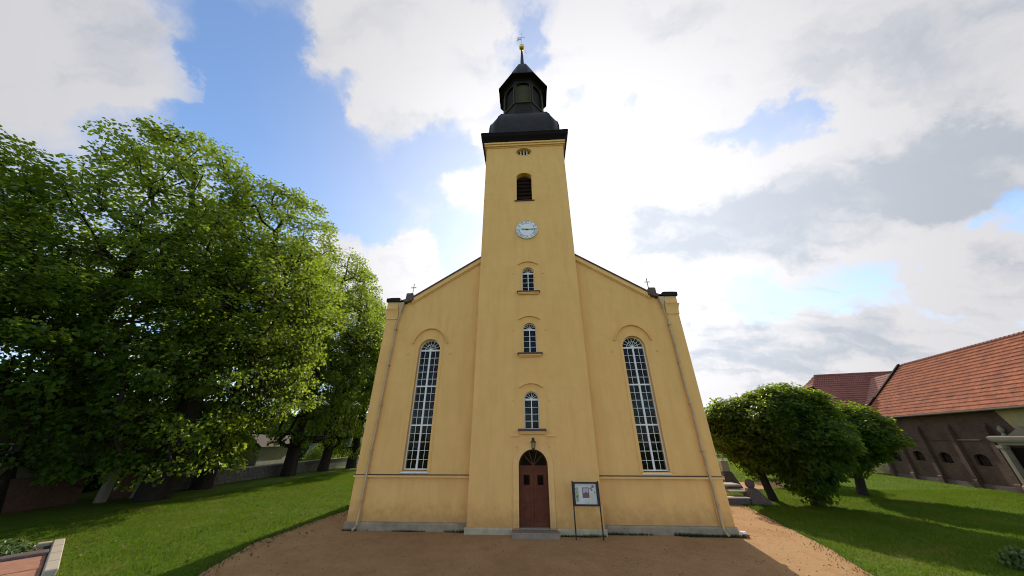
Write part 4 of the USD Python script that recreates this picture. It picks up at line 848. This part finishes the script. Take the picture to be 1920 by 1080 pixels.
# ------------------------------------------------------------------ left side: gate, walls, houses
m_cob = noisy('grey_wall_stone', (0.15, 0.14, 0.125), (0.26, 0.24, 0.21), 4, 0.9, 0.5, 20, island=0.25)
m_wallbr = noisy('brown_wall', (0.10, 0.05, 0.035), (0.17, 0.085, 0.06), 5, 0.9, 0.4, 20, c3=(.07, .04, .03), scale3=1.2)
m_olive = plaster('olive_plaster', (0.13, 0.125, 0.085), (0.17, 0.16, 0.11), (0.1, 0.095, 0.07))
m_whitewall = plaster('white_plaster', (0.44, 0.42, 0.36), (0.50, 0.48, 0.42), (0.36, 0.34, 0.29))
m_coping = noisy('coping_stone', (0.30, 0.28, 0.25), (0.40, 0.38, 0.33), 5, 0.85, 0.3, 30)
low = thing('stone_wall', 'low grey rubble wall with pale coping behind the maples on the left', 'wall', (-28.6, 22.0, G))
rg = np.random.default_rng(3)
obj('wall_core', B(-28.85, -28.5, 9.2, 42, G - .2, .86), m_cob, low)
y = 9.2
row = 0
for zc in (G, .08, .36, .62):
    y = 9.2 + rg.uniform(0, .2)
    while y < 24:
        L_ = rg.uniform(.3, .7)
        b = rbox(-28.5, -28.42 + rg.uniform(-.03, .03), y, y + L_ - .03, zc + .01, zc + .25, .03); obj('stone', b, m_cob, low); y += L_
y = 9.1
while y < 41.5:
    obj('coping_stone', rbox(-28.95, -28.36, y, y + 1.18, .862, .97, .03), m_coping, low); y += 1.2
gate = thing('garden_gate', 'dark wooden gate between pale posts beside the thick maple trunk', 'gate', (-28.2, 6.8, G))
for yy in (5.5, 7.35, 9.0):
    obj('gate_post', loft([np.array([[-28.4 - a, yy - .2 - a, z], [-28.0 + a, yy - .2 - a, z], [-28.0 + a, yy + .2 + a, z], [-28.4 - a, yy + .2 + a, z]]) for a, z in ((0, G), (0, 1.55), (.05, 1.56), (.05, 1.68), (-.15, 1.84))]), m_pale, gate)
for a0, a1 in ((5.72, 7.13), (7.57, 8.78)):
    lf = obj('gate_leaf', B(-28.24, -28.21, a0, a1, G + .1, 1.25), m_flash, gate)
    for z in (.05, 1.0): obj('rail', B(-28.21, -28.20, a0, a1, z, z + .09), m_flash, lf)
    yy = a0
    while yy < a1 - .1:
        obj('plank', rbox(-28.20, -28.17, yy + .008, yy + .13, G + .08, 1.35 + rg.uniform(-.02, .02), .006), m_flash, lf); yy += .138
outb = thing('outbuilding', 'dark outbuilding with olive plaster above a brown brick base at the far left', 'building', (-31.5, -2, G))
obj('brick_base', B(-29.9, -29.4, -13, 5.2, G - .2, 1.45), m_wallbr, outb)
obj('plaster_wall', B(-33.5, -29.5, -13, 5.0, 1.452, 4.2), m_olive, outb)
obj('roof', ext(Polygon([(-34, 4.2), (-29.1, 4.2), (-31.6, 6.6)]), -13.4, 5.4), m_kneel, outb)
for yy in (-9, -4.5, 0.5):
    w = obj('window', [B(-29.53, -29.44, yy - .5, yy + .5, 2.1, 2.16), B(-29.53, -29.44, yy - .5, yy + .5, 3.2, 3.26), B(-29.53, -29.44, yy - .5, yy - .44, 2.16, 3.2), B(-29.53, -29.44, yy + .44, yy + .5, 2.16, 3.2), B(-29.53, -29.45, yy - .03, yy + .03, 2.16, 3.2)], m_white, outb)
    obj('pane', B(-29.52, -29.49, yy - .44, yy + .44, 2.16, 3.2), m_inside, w)
shed = thing('white_outbuilding', 'low white plastered outbuilding behind the wall left of the leaning maple trunk', 'building', (-34, 25, G))
obj('wall', B(-37, -33.2, 23.4, 29.5, G - .2, 2.6), m_whitewall, shed)
obj('roof', ext(Polygon([(-37.4, 2.6), (-32.8, 2.6), (-35.1, 4.0)]), 23.0, 29.9), m_kneel, shed)
hs = thing('house', 'pale cream house with a dark roof seen between the two slender maple trunks', 'house', (-39, 52, G))
obj('wall', B(-45, -36, 50.2, 60, G - .2, 4.9), m_whitewall, hs)
obj('roof', ext(Polygon([(-45.6, 4.8), (-35.4, 4.8), (-40.5, 9.6)]), 49.8, 60.4), m_kneel, hs)
obj('gable', ext(Polygon([(-45, 4.9), (-36, 4.9), (-40.5, 9.2)]), 50.2, 50.6), m_whitewall, hs)
for xx in (-43.2, -40.6, -38.2):
    w = obj('window', ext(sbox(xx - .55, 1.6, xx + .55, 3.1).difference(sbox(xx - .47, 1.68, xx - .03, 3.02)).difference(sbox(xx + .03, 1.68, xx + .47, 3.02)), 50.12, 50.2), m_white, hs)
    obj('pane', B(xx - .47, xx + .47, 50.16, 50.17, 1.68, 3.02), m_inside, w)

# shrubs and hedges closing the view
def bush(name, x, y, rx, ry, h, n, leaf, mat, label, cat, seed, kind=None, group=None):
    rg = np.random.default_rng(seed); t = thing(name, label, cat, (x, y, G), group); LOC[str(t.GetPath())] = np.zeros(3)
    q = rg.normal(0, 1, (n, 3)); q /= np.linalg.norm(q, axis=1, keepdims=True); q[:, 2] = np.abs(q[:, 2])
    lump = 0.75 + .5 * meshkit.fbm(q * 2.2 + seed, 3, seed)
    p = q * (lump * rg.random(n) ** .22)[:, None] * [rx, ry, h * .85]; p[:, 2] += .05
    v, f = leaves_mesh(p, q + rg.normal(0, .5, (n, 3)) + [0, 0, .5], rg.normal(0, 1, (n, 3)) + q, leaf, rg)
    obj('foliage', trimesh.Trimesh(v, f, process=False), mat, t, kind='stuff')
    st = []
    for k in range(9):
        a = rg.uniform(0, 6.28); st.append(tube([(0, 0, 0), (rx * .35 * math.cos(a), ry * .35 * math.sin(a), h * .4), (rx * .6 * math.cos(a), ry * .6 * math.sin(a), h * .7)], [.04, .025, .01], 5))
    obj('stems', st, m_bark, t)
    return t
bush('shrub', -30.5, 46, 3.5, 4.0, 4.2, 9000, .22, m_leafH, 'dark shrub at the far end of the low grey wall beside the church corner', 'shrub', 1)
bush('shrub', -33.0, 36.5, 2.5, 3.5, 3.6, 6000, .22, m_leafA, 'bright green shrub in front of the pale house', 'shrub', 2)
bush('shrub', -31.2, 11.0, 2.0, 3.0, 3.4, 6000, .20, m_leafA, 'shrub behind the near end of the low grey wall', 'shrub', 3)
bush('plant', 15.6, -3.35, .45, .45, .55, 700, .14, m_leafP, 'small pale green leafy plant in the lawn at the right bottom corner', 'plant', 4)
def hedge(name, x0, y0, x1, y1, w, h, n, mat, label, seed):
    rg = np.random.default_rng(seed); t = rg.random(n); L_ = math.hypot(x1 - x0, y1 - y0); dx, dy = (x1 - x0) / L_, (y1 - y0) / L_
    hh = h * (0.65 + .6 * meshkit.fbm(np.c_[t * L_ * .25, np.zeros(n), np.full(n, seed * 3.1)], 4, seed)); u = rg.uniform(-1, 1, n); zf = np.where(rg.random(n) < .5, rg.random(n) ** .3, rg.random(n))
    ww = w * np.sqrt(np.maximum(0.05, 1 - zf ** 2.2)); p = np.c_[x0 + dx * t * L_ - dy * u * ww, y0 + dy * t * L_ + dx * u * ww, G + zf * hh]
    v, f = leaves_mesh(p, rg.normal(0, .6, (n, 3)) + [0, 0, .7], rg.normal(0, 1, (n, 3)), .5, rg)
    o = obj(name, trimesh.Trimesh(v, f, process=False), mat, kind='stuff'); return tag(o, label, 'hedge')
hedge('far_hedge', 8, 75, 110, 70, 4.0, 8.0, 42000, m_leafH, 'far dark line of shrubs and trees behind the lawn right of the church', 5)
hedge('far_hedge', -110, 85, -10, 95, 5.0, 9.0, 40000, m_leafH, 'far dark line of shrubs and trees behind the houses on the left', 6)
hedge('far_hedge', -75, -30, -52, 70, 4.0, 9.0, 40000, m_leafH, 'dark belt of trees behind the outbuilding on the left', 7)

hedge('garden_hedge', -37.5, -6, -36.0, 22.5, 2.0, 6.5, 26000, m_leafH, 'dark overgrown hedge behind the gate and the low grey wall', 8)
hedge('garden_hedge', -40.5, 30, -47.5, 49, 2.5, 6.0, 20000, m_leafH, 'dark overgrown hedge between the white outbuilding and the pale house', 9)
# ------------------------------------------------------------------ grave plot at the left edge
gr = thing('grave_plot', 'grave bed with a pale kerb and terracotta slabs at the bottom left corner', 'grave', (-17, -4.4, G))
P0 = np.array([-18.45, -2.75]); ux = np.array([0.815, -0.58]); ux /= np.linalg.norm(ux); uy = np.array([-ux[1], ux[0]])    # ux: along the right-hand kerb, towards the camera
def gr_xf(m):
    v = np.array(m.vertices); return trimesh.Trimesh(np.c_[P0[0] + ux[0] * v[:, 0] + uy[0] * v[:, 1], P0[1] + ux[1] * v[:, 0] + uy[1] * v[:, 1], v[:, 2]], m.faces, process=False)
m_terra = noisy('terracotta_slab', (0.33, 0.15, 0.095), (0.45, 0.22, 0.14), 4, 0.85, 0.3, 30, island=.15)
for k in range(4):
    obj('kerb_stone', gr_xf(rbox(k * 1.25, k * 1.25 + 1.23, -.28, 0.0, G - .1, G + .22, .025)), m_slab, gr)
obj('head_kerb', gr_xf(rbox(0, .26, -3.2, -.29, G - .1, G + .2, .025)), m_slab, gr)
obj('soil', gr_xf(B(.262, 1.5, -3.2, -.282, G - .1, G + .09)), noisy('grave_soil', (.03, .02, .014), (.06, .042, .03), 9, 1.0, .8, 30), gr)
obj('dark_slab', gr_xf(rbox(1.5, 2.1, -3.2, -.29, G - .05, G + .2, .03)), m_mem, gr)
for i in range(3):
    for j in range(3):
        obj('terracotta_slab', gr_xf(rbox(2.13 + i * .95, 3.05 + i * .95, -1.22 - j * .95, -.30 - j * .95, G - .05, G + .12 + .01 * ((i + j) % 2), .02)), m_terra, gr)
gpl = bush('grave_plant', P0[0] + ux[0] * .85 - uy[0] * 1.3, P0[1] + ux[1] * .85 - uy[1] * 1.3, .75, .6, .55, 1300, .13, m_leafP, 'pale leafy plant growing in the grave bed at the bottom left', 'plant', 14)
bush('grave_plant', P0[0] + ux[0] * .7 - uy[0] * 2.6, P0[1] + ux[1] * .7 - uy[1] * 2.6, .7, .6, .6, 1000, .13, m_leafA, 'green leafy plant in the grave bed at the left picture edge', 'plant', 15)

# ------------------------------------------------------------------ grass blades on the nearer lawn, tufts along the church wall
from shapely import contains_xy, prepare
def blades(n, xr, yr, h, w, seed, keep):
    rg = np.random.default_rng(seed); x = rg.uniform(*xr, n); y = rg.uniform(*yr, n); k = keep(x, y, rg); x, y = x[k], y[k]; n = len(x)
    a = rg.uniform(0, 2 * np.pi, n); hh = h * rg.uniform(.4, 1.3, n) * (.6 + .8 * meshkit.noise(np.c_[x * .8, y * .8, np.zeros(n)], seed)); ln = rg.normal(0, .5, (n, 2)) * hh[:, None]; ww = w * rg.uniform(.6, 1.3, n)
    b = np.c_[x, y, np.full(n, G)]; s = np.c_[np.cos(a) * ww, np.sin(a) * ww, np.zeros(n)]
    v = np.stack([b - s, b + s, b + np.c_[ln, hh]], 1).reshape(-1, 3); return trimesh.Trimesh(v, np.arange(3 * n).reshape(-1, 3), process=False)
prepare(path_poly)
off_path = lambda x, y, rg: ~contains_xy(path_poly, x, y)
m_blade = leaf_mat('grass_blades', (0.070, 0.132, 0.010), (0.125, 0.175, 0.018), (0.22, 0.34, 0.020), 0.45, 0.8, 0.05, dry=(0.20, 0.19, 0.04))
gl = obj('grass', [blades(190000, (-24, -9.3), (-8, 26), .075, .012, 31, off_path), blades(280000, (9.6, 44), (-8, 14), .075, .013, 32, off_path), blades(90000, (12, 48), (12, 45), .09, .02, 33, off_path)], m_blade, kind='stuff')
tag(gl, 'short mown green grass on both sides of the sandy path', 'grass')
def near_edge(x, y, rg):
    d = np.array([path_poly.exterior.distance(Point(a, b)) for a, b in zip(x, y)]); return (d < .55 * rg.random(len(x)) ** 2 * (.3 + 1.4 * meshkit.noise(np.c_[x * 1.3, y * 1.3, np.zeros(len(x))], 6)) + .02)
def by_wall(x, y, rg):
    k = meshkit.noise(np.c_[x * .9, y * 2, np.zeros(len(x))], 4); lim = np.where(np.abs(x) > 3.0, -.13, -.5)
    return (y < lim) & (y > lim - .35 * k ** 2) & (np.abs(x) > 1.1) & (k > .35)
wt = obj('weeds', [blades(30000, (-8.7, 8.8), (-1.0, -.1), .10, .012, 35, by_wall), blades(16000, (-12.2, -9.4), (-8, 16), .09, .013, 36, near_edge), blades(16000, (9.0, 14.5), (-7, 11), .09, .013, 37, near_edge)], m_leafH, kind='stuff')
tag(wt, 'dark weeds growing along the foot of the church wall', 'weeds')

# pebbles and fallen leaves
def scatter_stones(n, seed):
    rg = np.random.default_rng(seed); x = rg.uniform(-11.5, 13.5, n); y = rg.uniform(-11, 8, n); k = contains_xy(path_poly, x, y) & ((y < -1.1) | (np.abs(x) > 9.0)); x, y = x[k], y[k]; n = len(x)
    base = trimesh.creation.icosphere(0); s = 0.010 + 0.028 * rg.random(n) ** 4
    v = (np.array(base.vertices)[None] * rg.uniform(.6, 1.2, (n, 1, 3)) * s[:, None, None]); v[:, :, 2] *= .6; v += np.c_[x, y, np.full(n, G + .008)][:, None]
    f = np.array(base.faces)[None] + np.arange(n)[:, None, None] * len(base.vertices); return trimesh.Trimesh(v.reshape(-1, 3), f.reshape(-1, 3), process=False)
pb = obj('gravel', scatter_stones(7000, 51), noisy('pebbles', (.20, .12, .06), (.46, .32, .2), 3, .9, island=.45), kind='stuff'); tag(pb, 'loose small pebbles on the sandy path before the church', 'gravel')
rg = np.random.default_rng(61); n = 900; x = rg.uniform(-23, -9.5, n); y = rg.uniform(-7, 14, n)
v, f = leaves_mesh(np.c_[x, y, np.full(n, G + .05)], np.c_[rg.normal(0, .4, (n, 2)), np.ones(n)], rg.normal(0, 1, (n, 3)), .11, rg)
fl = obj('fallen_leaves', trimesh.Trimesh(v, f, process=False), noisy('dry_leaves', (.14, .09, .03), (.26, .20, .07), 4, .8, island=.4), kind='stuff'); tag(fl, 'scattered dry fallen leaves on the left lawn under the maples', 'leaves')
